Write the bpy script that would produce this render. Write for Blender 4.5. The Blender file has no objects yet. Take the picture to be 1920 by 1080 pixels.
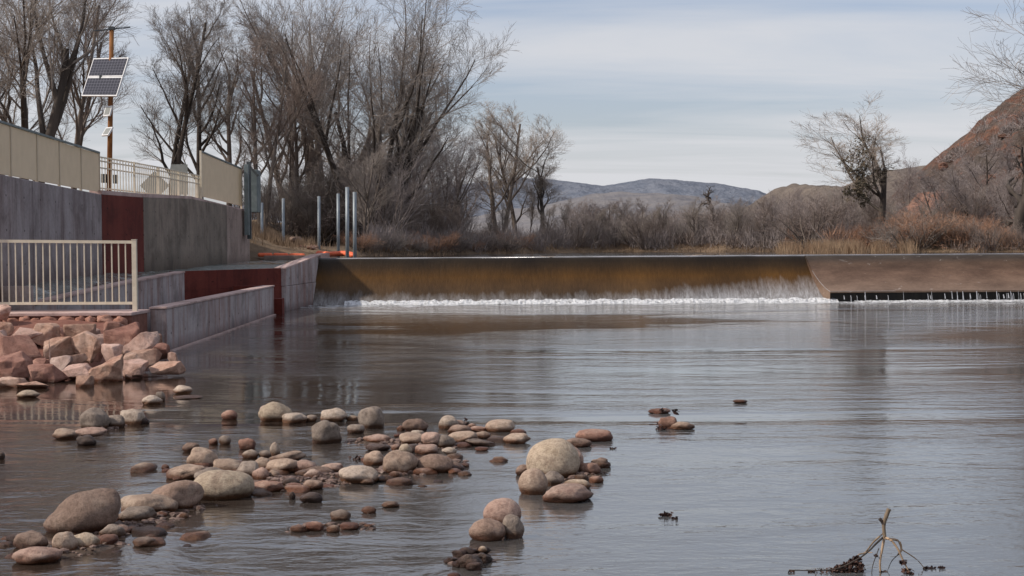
import bpy, bmesh, math, random
from mathutils import Vector, Matrix, noise
C = bpy.context.scene.collection
R = math.radians
random.seed(7)
F = 2667.0
CAMZ = 1.8
PITCH = math.atan(79.0 / F)
CM = Matrix.Rotation(math.pi / 2 - PITCH, 4, 'X') @ Matrix.Rotation(-R(0.37), 4, 'Z')

# ---------------------------------------------------------------- helpers
def ray(px, py):
    d = CM.to_3x3() @ Vector(((px - 960) / F, (540 - py) / F, -1))
    return d

def P(px, py, Y):                       # point seen at a pixel of the reference, at world depth Y
    d = ray(px, py); t = Y / d.y
    return Vector((d.x * t, Y, CAMZ + d.z * t))

def G(px, py, z=0.0):                   # point where the pixel's ray meets a level plane
    d = ray(px, py); t = (z - CAMZ) / d.z
    return Vector((d.x * t, d.y * t, z))

def tag(o, label=None, cat=None, group=None, kind=None):
    if label: o['label'] = label
    if cat: o['category'] = cat
    if group: o['group'] = group
    if kind: o['kind'] = kind
    return o

def empty(name, loc, rz=0):
    o = bpy.data.objects.new(name, None); C.objects.link(o)
    o.location = loc; o.rotation_euler = (0, 0, rz); o.empty_display_size = .1
    return o

def mesh_obj(name, verts, faces, mat, parent=None, smooth=False, loc=None):
    me = bpy.data.meshes.new(name)
    me.from_pydata([tuple(v) for v in verts], [], faces)
    me.update()
    if smooth: me.polygons.foreach_set('use_smooth', [True] * len(me.polygons))
    if mat: me.materials.append(mat)
    o = bpy.data.objects.new(name, me); C.objects.link(o)
    if parent: o.parent = parent
    if loc is not None: o.location = loc
    return o

class MB:
    def __init__(s): s.v = []; s.f = []
    def add(s, v, f):
        n = len(s.v); s.v += [Vector(q) for q in v]; s.f += [tuple(i + n for i in g) for g in f]
    def box(s, x0, x1, y0, y1, z0, z1):
        s.add([(x0,y0,z0),(x1,y0,z0),(x1,y1,z0),(x0,y1,z0),(x0,y0,z1),(x1,y0,z1),(x1,y1,z1),(x0,y1,z1)],
              [(0,3,2,1),(4,5,6,7),(0,1,5,4),(1,2,6,5),(2,3,7,6),(3,0,4,7)])
    def tube(s, a, b, r0, r1=None, n=8, cap=True):
        a = Vector(a); b = Vector(b); r1 = r0 if r1 is None else r1
        d = (b - a).normalized(); u = d.orthogonal().normalized(); w = d.cross(u)
        vs = []
        for q, r in ((a, r0), (b, r1)):
            for k in range(n):
                t = 2 * math.pi * k / n
                vs.append(q + u * math.cos(t) * r + w * math.sin(t) * r)
        fs = [(k, (k + 1) % n, n + (k + 1) % n, n + k) for k in range(n)]
        if cap: fs += [tuple(range(n))[::-1], tuple(range(n, 2 * n))]
        s.add(vs, fs)
    def bar(s, a, b, w, h):                     # rectangular bar between two points
        a = Vector(a); b = Vector(b); d = (b - a).normalized()
        u = d.cross(Vector((0, 0, 1)))
        u = Vector((1, 0, 0)) if u.length < 1e-3 else u.normalized()
        v = u.cross(d)
        vs = []
        for q in (a, b):
            for i, j in ((-1,-1),(1,-1),(1,1),(-1,1)):
                vs.append(q + u * i * w / 2 + v * j * h / 2)
        s.add(vs, [(0,1,2,3)[::-1],(4,5,6,7),(0,1,5,4),(1,2,6,5),(2,3,7,6),(3,0,4,7)])
    def build(s, name, mat, parent=None, smooth=False, bevel=0):
        if parent:
            off = Vector(parent.location) if parent.parent is None else Vector(parent.location) + Vector(parent.parent.location)
            vs = [v - off for v in s.v]
        else: vs = s.v
        o = mesh_obj(name, vs, s.f, mat, parent, smooth)
        if bevel:
            m = o.modifiers.new('bevel', 'BEVEL'); m.width = bevel; m.segments = 2
        return o

def copy_tree(o, parent=None):
    c = o.copy(); C.objects.link(c)
    if parent: c.parent = parent
    for ch in list(o.children): copy_tree(ch, c)
    return c

# ---------------------------------------------------------------- materials
def new_mat(name):
    m = bpy.data.materials.new(name); m.use_nodes = True
    nt = m.node_tree; b = nt.nodes['Principled BSDF']
    b.inputs['Specular IOR Level'].default_value = .3
    return m, nt, b

def N(nt, t, **kw):
    n = nt.nodes.new(t)
    for k, v in kw.items():
        if k in n.inputs: n.inputs[k].default_value = v
        else: setattr(n, k, v)
    return n

def coords(nt, scale=(1,1,1), kind='Object', world=False):
    if world:
        src = nt.nodes.new('ShaderNodeNewGeometry').outputs['Position']
    else:
        src = nt.nodes.new('ShaderNodeTexCoord').outputs[kind]
    mp = nt.nodes.new('ShaderNodeMapping'); mp.inputs['Scale'].default_value = scale
    nt.links.new(src, mp.inputs['Vector'])
    return mp.outputs['Vector']

def ramp(nt, fac, stops):
    r = nt.nodes.new('ShaderNodeValToRGB')
    cr = r.color_ramp
    while len(cr.elements) < len(stops): cr.elements.new(.5)
    for e, (p, c) in zip(cr.elements, stops):
        e.position = p; e.color = (*c, 1) if len(c) == 3 else c
    nt.links.new(fac, r.inputs['Fac'])
    return r.outputs['Color']

def mixc(nt, a, b, fac, mode='MIX'):
    m = nt.nodes.new('ShaderNodeMix'); m.data_type = 'RGBA'; m.blend_type = mode
    for s, v in ((m.inputs['Factor'], fac), (m.inputs['A'], a), (m.inputs['B'], b)):
        if hasattr(v, 'is_output') or isinstance(v, bpy.types.NodeSocket): nt.links.new(v, s)
        else: s.default_value = v if not isinstance(v, tuple) else (*v, 1)
    return m.outputs['Result']

def mrange(nt, val, a, b, c=0, d=1):
    m = nt.nodes.new('ShaderNodeMapRange')
    nt.links.new(val, m.inputs['Value'])
    for k, v in (('From Min', a), ('From Max', b), ('To Min', c), ('To Max', d)): m.inputs[k].default_value = v
    return m.outputs['Result']

def math_n(nt, op, a, b=None):
    m = nt.nodes.new('ShaderNodeMath'); m.operation = op
    for i, v in enumerate((a, b)):
        if v is None: continue
        if isinstance(v, bpy.types.NodeSocket): nt.links.new(v, m.inputs[i])
        else: m.inputs[i].default_value = v
    return m.outputs[0]

def noise_n(nt, vec, scale, detail=6, rough=.6, dist=0):
    n = nt.nodes.new('ShaderNodeTexNoise')
    n.inputs['Scale'].default_value = scale; n.inputs['Detail'].default_value = detail
    n.inputs['Roughness'].default_value = rough; n.inputs['Distortion'].default_value = dist
    nt.links.new(vec, n.inputs['Vector'])
    return n.outputs['Fac']

def bump(nt, b, h, strength=.3, dist=.02):
    n = nt.nodes.new('ShaderNodeBump'); n.inputs['Strength'].default_value = strength
    n.inputs['Distance'].default_value = dist
    nt.links.new(h, n.inputs['Height']); nt.links.new(n.outputs['Normal'], b.inputs['Normal'])

def sepz(nt):
    g = nt.nodes.new('ShaderNodeNewGeometry'); s = nt.nodes.new('ShaderNodeSeparateXYZ')
    nt.links.new(g.outputs['Position'], s.inputs[0])
    return s.outputs

def simple(name, c1, c2, scale=5, rough=.8, bs=.3, bd=.02, stretch=(1,1,1), metal=0, world=False, lo=.35, hi=.65):
    m, nt, b = new_mat(name)
    v = coords(nt, stretch, world=world)
    n = noise_n(nt, v, scale)
    nt.links.new(ramp(nt, n, [(lo, c1), (hi, c2)]), b.inputs['Base Color'])
    b.inputs['Roughness'].default_value = rough; b.inputs['Metallic'].default_value = metal
    if bs:
        n2 = noise_n(nt, v, scale * 4, 5)
        bump(nt, b, n2, bs, bd)
    return m

def stone_mat(name, c1, c2, c3, rough=.85, wet=True, sc=1.0, bd=.016):
    m, nt, b = new_mat(name)
    oi = nt.nodes.new('ShaderNodeObjectInfo')
    tc = nt.nodes.new('ShaderNodeTexCoord')
    va = nt.nodes.new('ShaderNodeVectorMath'); va.operation = 'ADD'
    nt.links.new(tc.outputs['Object'], va.inputs[0])
    nt.links.new(oi.outputs['Location'], va.inputs[1])
    v = va.outputs[0]
    n1 = noise_n(nt, v, 5.5 * sc, 6, .65, .4); n2 = noise_n(nt, v, 30 * sc, 6, .75); n3 = noise_n(nt, v, 120, 3, .6)
    col = ramp(nt, n1, [(.3, c1), (.52, c2), (.72, c3)])
    col = mixc(nt, col, ramp(nt, n2, [(.3, (.42,.37,.34)), (.55, (1.06,1.05,1.03))]), .75, 'MULTIPLY')
    col = mixc(nt, col, ramp(nt, n3, [(.35, (.7,.68,.66)), (.55, (1,1,1))]), .45, 'MULTIPLY')
    # own tint per object
    hv = nt.nodes.new('ShaderNodeHueSaturation')
    nt.links.new(col, hv.inputs['Color'])
    nt.links.new(mrange(nt, oi.outputs['Random'], 0, 1, .82, 1.15), hv.inputs['Value'])
    col = hv.outputs['Color']
    if wet:
        z = sepz(nt)[2]
        zz = math_n(nt, 'ADD', z, mrange(nt, n1, 0, 1, -.03, .03))
        w = mrange(nt, zz, .028, .062, 1, 0)
        col = mixc(nt, col, (.30, .17, .10), w, 'MULTIPLY')
        rr = mrange(nt, w, 0, 1, rough, .35)
        nt.links.new(rr, b.inputs['Roughness'])
    else: b.inputs['Roughness'].default_value = rough
    nt.links.new(col, b.inputs['Base Color'])
    hh = math_n(nt, 'ADD', n2, math_n(nt, 'MULTIPLY', n3, .35))
    bump(nt, b, hh, .8, bd)
    return m

M = {}
M['tan'] = stone_mat('tan_stone', (.29,.205,.155), (.40,.295,.225), (.47,.37,.29))
M['pale'] = stone_mat('pale_stone', (.40,.310,.245), (.52,.425,.345), (.36,.27,.21))
M['brown'] = stone_mat('brown_stone', (.20,.135,.10), (.29,.20,.155), (.35,.26,.205))
M['grey'] = stone_mat('grey_stone', (.20,.158,.128), (.30,.242,.20), (.38,.305,.25))
M['pink'] = stone_mat('pink_stone', (.34,.215,.17), (.44,.30,.24), (.50,.38,.31))
M['red'] = stone_mat('red_stone', (.24,.125,.09), (.33,.195,.145), (.42,.30,.235))
M['yellow'] = stone_mat('yellow_stone', (.40,.31,.22), (.50,.40,.30), (.32,.235,.175))
M['dark'] = stone_mat('dark_wet_stone', (.07,.045,.035), (.12,.08,.06), (.16,.10,.08), .4)
M['rip_pink'] = stone_mat('pink_sandstone', (.42,.24,.18), (.62,.42,.35), (.72,.56,.49), .85, True, .42, .06)
M['rip_tan'] = stone_mat('orange_sandstone', (.38,.20,.14), (.56,.36,.27), (.68,.50,.41), .85, True, .42, .06)
M['rip_red'] = stone_mat('red_sandstone', (.29,.135,.10), (.40,.21,.16), (.52,.32,.25), .85, True, .42, .06)

def concrete(name, base, stain, pale, streak=.6, wet_z=None, seams=None):
    m, nt, b = new_mat(name)
    v = coords(nt, (1,1,1), world=True)
    vs = coords(nt, (2.2, 1.1, .12), world=True)
    nb = noise_n(nt, v, .55, 5, .6); ns = noise_n(nt, vs, 2.5, 5, .7); nf = noise_n(nt, v, 14, 6, .7)
    col = ramp(nt, nb, [(.35, base), (.65, pale)])
    col = mixc(nt, col, stain, math_n(nt, 'MULTIPLY', ramp(nt, ns, [(.46, (0,0,0)), (.64, (1,1,1))]), streak))
    nl = noise_n(nt, v, 1.1, 6, .7, .6)
    col = mixc(nt, col, ramp(nt, nl, [(.36, (.58,.54,.52)), (.5, (.95,.93,.92)), (.66, (1.12,1.1,1.08))]), .8, 'MULTIPLY')
    col = mixc(nt, col, ramp(nt, nf, [(.3, (.72,.7,.7)), (.6, (1.05,1.05,1.05))]), .6, 'MULTIPLY')
    pz = sepz(nt)                                 # small form-tie holes
    hy = math_n(nt, 'ABSOLUTE', math_n(nt, 'SUBTRACT', math_n(nt, 'FRACT', math_n(nt, 'DIVIDE', pz[1], 1.22)), .5))
    hz_ = math_n(nt, 'ABSOLUTE', math_n(nt, 'SUBTRACT', math_n(nt, 'FRACT', math_n(nt, 'DIVIDE', pz[2], .61)), .5))
    hole = math_n(nt, 'MULTIPLY', math_n(nt, 'LESS_THAN', hy, .03), math_n(nt, 'LESS_THAN', hz_, .03))
    col = mixc(nt, col, (.3,.28,.27), math_n(nt, 'MULTIPLY', hole, .8), 'MULTIPLY')
    if wet_z:
        z = sepz(nt)[2]
        zz = math_n(nt, 'ADD', z, mrange(nt, ns, 0, 1, -.25, .25))
        col = mixc(nt, col, wet_z[2], mrange(nt, zz, wet_z[0], wet_z[1], .85, 0), 'MULTIPLY')
    if seams:                                     # form-board joints every so many metres along y
        y = sepz(nt)[1]
        fr = math_n(nt, 'FRACT', math_n(nt, 'DIVIDE', y, seams))
        s = math_n(nt, 'LESS_THAN', fr, .014)
        col = mixc(nt, col, (.35,.3,.3), math_n(nt, 'MULTIPLY', s, .75), 'MULTIPLY')
    nt.links.new(col, b.inputs['Base Color']); b.inputs['Roughness'].default_value = .85
    bump(nt, b, nf, .4, .01)
    return m
M['wall_lav'] = concrete('lavender_concrete', (.29,.25,.25), (.18,.13,.12), (.36,.32,.32), .65, (1.0,1.6,(.35,.22,.2)), 2.44)
M['wall_grey'] = concrete('weathered_concrete', (.22,.185,.15), (.13,.11,.09), (.29,.235,.19), .6, (1.1,1.75,(.3,.26,.22)))
M['wall_end'] = concrete('pinkish_concrete', (.34,.26,.22), (.21,.165,.14), (.40,.31,.265), .6, (1.1,1.6,(.3,.26,.22)))
M['wall_red'] = concrete('red_oxide_concrete', (.13,.020,.013), (.08,.012,.009), (.16,.035,.024), .6)
M['wall_b'] = concrete('training_wall_concrete', (.38,.335,.33), (.27,.15,.125), (.48,.43,.425), .85, (.02,.22,(.45,.4,.4)), 1.83)
M['coping'] = concrete('coping_concrete', (.50,.36,.32), (.42,.28,.25), (.56,.43,.40), .4)
M['fence_tan'] = simple('tan_mesh_screen', (.58,.52,.42), (.66,.59,.48), 3, .75, .3, .01)
def screen():
    m = M['fence_tan']; nt = m.node_tree; b = nt.nodes['Principled BSDF']; out = nt.nodes['Material Output']
    tl = nt.nodes.new('ShaderNodeBsdfTranslucent'); tl.inputs['Color'].default_value = (.66,.60,.50,1)
    mx = nt.nodes.new('ShaderNodeMixShader'); mx.inputs[0].default_value = .38
    nt.links.new(b.outputs[0], mx.inputs[1]); nt.links.new(tl.outputs[0], mx.inputs[2]); nt.links.new(mx.outputs[0], out.inputs['Surface'])
screen()
M['rail'] = simple('cream_paint', (.62,.54,.41), (.72,.64,.50), 8, .5, .1, .003)
M['rust'] = simple('rusty_steel', (.16,.06,.02), (.30,.13,.04), 9, .8, .5, .01, (1,1,.35))
M['galv'] = simple('galvanised_steel', (.20,.23,.25), (.30,.33,.35), 10, .5, .2, .004, (1,1,.3), .3)
M['darksteel'] = simple('dark_grey_steel', (.05,.055,.06), (.09,.10,.10), 6, .6, .2, .004)
M['cabinet'] = simple('grey_green_steel', (.13,.16,.16), (.20,.23,.23), 4, .55, .2, .004)
M['whiteframe'] = simple('aluminium_frame', (.62,.62,.62), (.75,.75,.74), 8, .4, 0)
M['orange'] = simple('orange_plastic', (.80,.13,.05), (.95,.22,.10), 4, .5, .3, .02)
M['signback'] = simple('grey_sign_back', (.20,.21,.20), (.27,.28,.26), 4, .6, 0)
M['sky_white'] = simple('white_board', (.7,.7,.7), (.8,.8,.8), 4, .6, 0)
M['wood'] = simple('peeled_twig_wood', (.30,.20,.12), (.46,.33,.22), 14, .7, .4, .004, (1,1,.3))
M['stem'] = simple('weathered_twig_bark', (.12,.09,.06), (.30,.22,.15), 22, .8, .5, .003, (1,1,.4))
M['leaf'] = simple('dead_wet_leaf', (.035,.018,.014), (.10,.05,.035), 14, .5, .4, .006)
M['mud'] = simple('wet_mud', (.03,.02,.016), (.075,.05,.04), 25, .35, .7, .02)
M['gravel'] = simple('wet_gravel', (.07,.04,.03), (.22,.15,.12), 22, .5, .3, .01, world=True, lo=.4, hi=.6)
M['signred'] = simple('faded_red_board', (.30,.12,.10), (.38,.18,.15), 10, .7, 0)
M['bark'] = simple('grey_bark', (.10,.078,.064), (.19,.155,.13), 3, .9, .6, .04, (1,1,.25))
M['bark_dark'] = simple('dark_bark', (.045,.036,.030), (.09,.072,.06), 3, .9, .6, .04, (1,1,.25))
def twigs(name, c1, c2):
    return simple(name, c1, c2, .8, .9, 0, world=True)
M['twig'] = twigs('grey_brown_twigs', (.215,.182,.158), (.31,.268,.235))
M['twig_brown'] = twigs('red_brown_twigs', (.17,.13,.11), (.25,.20,.175))
M['twig_pale'] = twigs('pale_twigs', (.27,.225,.19), (.38,.32,.27))
M['twig_grey'] = twigs('ashen_twigs', (.225,.19,.178), (.32,.275,.26))
M['twig_orange'] = twigs('orange_brown_twigs', (.30,.165,.105), (.41,.25,.165))
M['twig_dark'] = twigs('dark_twigs', (.09,.072,.062), (.14,.115,.10))
M['grass'] = simple('dry_grass', (.19,.13,.085), (.34,.235,.15), 1.5, .9, 0, world=True)
M['straw'] = simple('pale_straw', (.32,.20,.12), (.50,.35,.22), 1.5, .9, 0, world=True)
M['juniper'] = simple('dark_evergreen', (.05,.045,.03), (.12,.09,.06), 3, .9, 0)

# photovoltaic cells: dark squares with pale grid
def pv():
    m, nt, b = new_mat('photovoltaic_cells')
    v = coords(nt, (1,1,1), 'UV')
    s = nt.nodes.new('ShaderNodeSeparateXYZ'); nt.links.new(v, s.inputs[0])
    fx = math_n(nt, 'FRACT', math_n(nt, 'MULTIPLY', s.outputs[0], 12)); fy = math_n(nt, 'FRACT', math_n(nt, 'MULTIPLY', s.outputs[1], 6))
    l = math_n(nt, 'MAXIMUM', math_n(nt, 'LESS_THAN', fx, .09), math_n(nt, 'LESS_THAN', fy, .09))
    col = mixc(nt, (.012,.012,.022), (.13,.13,.16), l)
    nt.links.new(col, b.inputs['Base Color']); b.inputs['Roughness'].default_value = .25
    return m
M['pv'] = pv()

# ---------------------------------------------------------------- world, sun, camera
w = bpy.data.worlds.new('World'); bpy.context.scene.world = w; w.use_nodes = True
nt = w.node_tree; bg = nt.nodes['Background']
SUN_EL, SUN_AZ = 40, 256          # azimuth measured from +Y clockwise: sun stands left and behind the viewer
sky = nt.nodes.new('ShaderNodeTexSky'); sky.sky_type = 'NISHITA'; sky.sun_disc = False
sky.sun_elevation = R(SUN_EL); sky.sun_rotation = R(SUN_AZ)
sky.air_density = 1.0; sky.dust_density = 2.0; sky.ozone_density = 1.5
tc = nt.nodes.new('ShaderNodeTexCoord')
sx = nt.nodes.new('ShaderNodeSeparateXYZ'); nt.links.new(tc.outputs['Generated'], sx.inputs[0])
zc = math_n(nt, 'ADD', math_n(nt, 'MAXIMUM', sx.outputs[2], 0), .10)
cx_ = math_n(nt, 'DIVIDE', sx.outputs[0], zc); cy_ = math_n(nt, 'DIVIDE', sx.outputs[1], zc)
cb = nt.nodes.new('ShaderNodeCombineXYZ'); nt.links.new(math_n(nt, 'MULTIPLY', cx_, .28), cb.inputs[0]); nt.links.new(math_n(nt, 'MULTIPLY', cy_, 1.0), cb.inputs[1])
n1 = noise_n(nt, cb.outputs[0], 1.1, 7, .55, .6)
cl = ramp(nt, n1, [(.34, (0,0,0)), (.60, (1,1,1))])
hz = mrange(nt, sx.outputs[2], 0, .22, .85, .30)
clf = math_n(nt, 'ADD', math_n(nt, 'MULTIPLY', cl, .62), math_n(nt, 'MULTIPLY', hz, .48))
clf = math_n(nt, 'MINIMUM', clf, .95)
skyc = mixc(nt, mixc(nt, sky.outputs[0], (.98,.975,1.08), 1.0, 'MULTIPLY'), (5.6, 5.65, 5.9), clf)
nt.links.new(skyc, bg.inputs['Color']); bg.inputs['Strength'].default_value = .125

sd = bpy.data.lights.new('sun', 'SUN'); sd.energy = 3.6; sd.angle = R(.9); sd.color = (1, .91, .80)
so = bpy.data.objects.new('sun', sd); C.objects.link(so)
sdir = Vector((math.sin(R(SUN_AZ)) * math.cos(R(SUN_EL)), math.cos(R(SUN_AZ)) * math.cos(R(SUN_EL)), math.sin(R(SUN_EL))))
so.rotation_euler = sdir.to_track_quat('Z', 'Y').to_euler()
so.location = (0, 0, 30)
cd = bpy.data.cameras.new('camera'); cam = bpy.data.objects.new('camera', cd); C.objects.link(cam)
cd.sensor_width = 36; cd.lens = 36 * F / 1920; cd.clip_end = 20000
cam.matrix_world = Matrix.Translation((0, 0, CAMZ)) @ CM
bpy.context.scene.camera = cam
sc = bpy.context.scene
sc.view_settings.view_transform = 'Standard'; sc.view_settings.look = 'None'; sc.view_settings.exposure = 0
sc.cycles.max_bounces = 6; sc.cycles.transparent_max_bounces = 10; sc.cycles.caustics_reflective = False; sc.cycles.caustics_refractive = False

# ---------------------------------------------------------------- terrain
def fbm(x, y, z=0, o=4):
    return noise.fractal(Vector((x, y, z)), 1.0, 2.0, o, noise_basis='PERLIN_ORIGINAL')

def grid(name, xs, ys, hf, mat, kind='structure', smooth=True):
    vs = []; fs = []
    for y in ys:
        for x in xs: vs.append((x, y, hf(x, y)))
    nx = len(xs)
    for j in range(len(ys) - 1):
        for i in range(nx - 1):
            a = j * nx + i; fs.append((a, a + 1, a + 1 + nx, a + nx))
    o = mesh_obj(name, vs, fs, mat, smooth=smooth)
    o['kind'] = kind
    return o
def lin(a, b, n): return [a + (b - a) * i / (n - 1) for i in range(n)]
def interp(pts, x):
    if x <= pts[0][0]: return pts[0][1]
    for (a, b), (c, d) in zip(pts, pts[1:]):
        if x <= c: return b + (d - b) * (x - a) / (c - a)
    return pts[-1][1]

SHORE = [(-60,53.5),(-9,53.5),(-7,55),(-4,62),(0,70),(5,76),(10,72),(14,62),(18,58),(26,54),(40,44),(60,40)]
WEIR_Y = 45.6
def bank_h(x, y):
    s = interp(SHORE, x)
    d = (y - s)
    n = fbm(x * .35, y * .35) * .18
    z = 1.43 + max(-.5, min(.32, d * .22)) + (n if d > 0 else 0)
    if x < -9:                                   # left plateau behind the big wall
        t = min(1, (-9 - x) / 3.0); z = max(z, z + (1.35) * t * min(1, max(0, (y - 50) / 5)))
    z += max(0, min(1.5, (y - 100) * .004))
    return z
def ground_mat():
    m, nt, b = new_mat('brush_ground')
    v = coords(nt, (1,1,1), world=True)
    n1 = noise_n(nt, v, .25, 6, .6); n2 = noise_n(nt, v, 3, 6, .7)
    col = ramp(nt, n1, [(.35, (.13,.095,.07)), (.5, (.22,.155,.10)), (.65, (.28,.20,.125))])
    col = mixc(nt, col, ramp(nt, n2, [(.3, (.5,.45,.42)), (.65, (1.1,1.1,1.1))]), .7, 'MULTIPLY')
    nt.links.new(col, b.inputs['Base Color']); b.inputs['Roughness'].default_value = .95
    bump(nt, b, n2, .8, .15)
    return m
M['ground'] = ground_mat()
ys = lin(46.2, 100, 90) + lin(105, 300, 24) + [400, 600, 900, 1400, 2200, 4000]
xs = [-4000, -1500, -600, -250, -120] + lin(-80, 70, 130) + [90, 130, 250, 600, 1500, 4000]
grid('ground', xs, ys, bank_h, M['ground'])
# plateau behind the wall and the dry ground left of the camera
def plat_h(x, y): return 2.98 + fbm(x * .3, y * .3) * .05
grid('ground_terrace', lin(-70, -9.75, 30), lin(23.9, 54, 16), plat_h, M['ground'])

# water materials
def water_mat(name, bumps=1.0, murk=(.122,.126,.127), clear=.35):
    m = bpy.data.materials.new(name); m.use_nodes = True
    nt = m.node_tree; nt.nodes.clear()
    out = nt.nodes.new('ShaderNodeOutputMaterial')
    v = coords(nt, (1,1,1), world=True)
    vx = coords(nt, (.55,1.0,1), world=True)
    big = noise_n(nt, coords(nt, (.30,.75,1), world=True), .22, 4, .55, 1.0)           # calm and ruffled patches
    a = noise_n(nt, vx, 1.7, 4, .6, .5); b_ = noise_n(nt, vx, 6.5, 4, .6, .3); c_ = noise_n(nt, v, 21, 3, .6)
    patch = mrange(nt, big, .42, .60, .12, 2.3)
    h = math_n(nt, 'ADD', math_n(nt, 'MULTIPLY', a, .013), math_n(nt, 'MULTIPLY', b_, .0048))
    h = math_n(nt, 'ADD', h, math_n(nt, 'MULTIPLY', c_, .0008))
    wy = mrange(nt, sepz(nt)[1], 27, 41, 1.0, 2.6)          # the pool is more ruffled close to the weir
    h = math_n(nt, 'MULTIPLY', math_n(nt, 'MULTIPLY', h, math_n(nt, 'ADD', patch, .15)), wy)
    bm_ = nt.nodes.new('ShaderNodeBump'); bm_.inputs['Strength'].default_value = 1; bm_.inputs['Distance'].default_value = bumps
    nt.links.new(h, bm_.inputs['Height'])
    fr = nt.nodes.new('ShaderNodeFresnel'); fr.inputs['IOR'].default_value = 1.36
    nt.links.new(bm_.outputs['Normal'], fr.inputs['Normal'])
    gl = nt.nodes.new('ShaderNodeBsdfGlossy'); gl.inputs['Roughness'].default_value = .06; gl.inputs['Color'].default_value = (.97,.975,.97,1)
    nt.links.new(bm_.outputs['Normal'], gl.inputs['Normal'])
    tr = nt.nodes.new('ShaderNodeBsdfTransparent'); tr.inputs['Color'].default_value = (.55,.46,.38,1)
    df = nt.nodes.new('ShaderNodeBsdfDiffuse'); df.inputs['Color'].default_value = (*murk, 1)
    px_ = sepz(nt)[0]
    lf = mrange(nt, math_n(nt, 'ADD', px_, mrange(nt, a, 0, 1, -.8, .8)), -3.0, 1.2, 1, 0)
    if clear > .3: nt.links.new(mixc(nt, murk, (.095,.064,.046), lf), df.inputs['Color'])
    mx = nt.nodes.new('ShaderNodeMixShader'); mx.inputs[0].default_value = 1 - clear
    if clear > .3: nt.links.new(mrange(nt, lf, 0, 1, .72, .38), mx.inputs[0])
    nt.links.new(tr.outputs[0], mx.inputs[1]); nt.links.new(df.outputs[0], mx.inputs[2])
    m2 = nt.nodes.new('ShaderNodeMixShader')
    nt.links.new(math_n(nt, 'MINIMUM', math_n(nt, 'ADD', math_n(nt, 'MULTIPLY', fr.outputs[0], 1.0), .11), 1), m2.inputs[0])
    nt.links.new(mx.outputs[0], m2.inputs[1]); nt.links.new(gl.outputs[0], m2.inputs[2])
    nt.links.new(m2.outputs[0], out.inputs['Surface'])
    return m
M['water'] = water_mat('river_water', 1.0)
M['water_up'] = water_mat('upper_river_water', .35)
M['water_rough'] = water_mat('channel_water', 3.5, (.20,.215,.20), .05)
mesh_obj('water', [(-60,-40,0),(200,-40,0),(200,44.75,0),(-60,44.75,0)], [(0,1,2,3)], M['water'])['kind'] = 'structure'
mesh_obj('water_upstream', [(-6.15,45.75,1.43),(60,45.75,1.43),(60,80,1.43),(-9.1,80,1.43),(-9.1,52.6,1.43),(-6.15,52.6,1.43)], [(0,1,2,3,4,5)], M['water_up'])['kind'] = 'structure'

# river bed with raised gravel bars
BARS = [[(120,1040,.30),(250,985,.30),(340,955,.25)], [(470,900,.30),(580,905,.42),(700,890,.35),(830,870,.32)], [(690,830,.35),(800,838,.35),(880,820,.25)],
        [(380,890,.3),(480,880,.35)], [(550,992,.10),(690,988,.12)], [(1050,905,.18),(1120,890,.15)], [(865,1052,.12),(910,1052,.12)], [(150,815,.2),(215,800,.2)]]
BARP = []
for bl in BARS:
    for (a, b, r0), (c, d, r1) in zip(bl, bl[1:]):
        for k in range(9):
            t = k / 8; g = G(a + (c - a) * t, b + (d - b) * t); BARP.append((g.x, g.y, r0 + (r1 - r0) * t))
def bed_h(x, y):
    s = 0
    for (a, b, r) in BARP:
        dd = ((x - a) ** 2 + ((y - b) * .8) ** 2) / (r * r * 2.2)
        if dd < 4: s = max(s, math.exp(-dd))
    depth = .16 + max(0, min(.5, (y - 14) * .03)) + max(0, min(.3, (x - 2) * .1))
    return -depth * (1 - s) + s * .012 + fbm(x * 3, y * 3) * .05 * (1 - .5 * s)
def bed_mat():
    m, nt, b = new_mat('river_bed')
    v = coords(nt, (1,1,1), world=True)
    vo = nt.nodes.new('ShaderNodeTexVoronoi'); vo.inputs['Scale'].default_value = 9; nt.links.new(v, vo.inputs['Vector'])
    n2 = noise_n(nt, v, 4, 6, .7); nf = noise_n(nt, v, 45, 4, .7)
    col = ramp(nt, n2, [(.35, (.06,.042,.032)), (.65, (.15,.105,.075))])
    col = mixc(nt, col, ramp(nt, vo.outputs['Distance'], [(.1, (1.5,1.4,1.3)), (.6, (.6,.55,.5))]), .6, 'MULTIPLY')
    col = mixc(nt, col, ramp(nt, nf, [(.3, (.45,.4,.38)), (.62, (1.2,1.2,1.2))]), .8, 'MULTIPLY')
    nt.links.new(col, b.inputs['Base Color']); b.inputs['Roughness'].default_value = .55
    bump(nt, b, nf, .9, .03)
    return m
M['bed'] = bed_mat()
xs = [-60, -30, -14] + lin(-9, 6, 170) + lin(6.3, 20, 20) + [60, 200]
ys = [-40, -10, 0] + lin(5.5, 16.5, 170) + lin(16.8, 46, 40)
grid('river_bed', xs, ys, bed_h, M['bed'])

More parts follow.
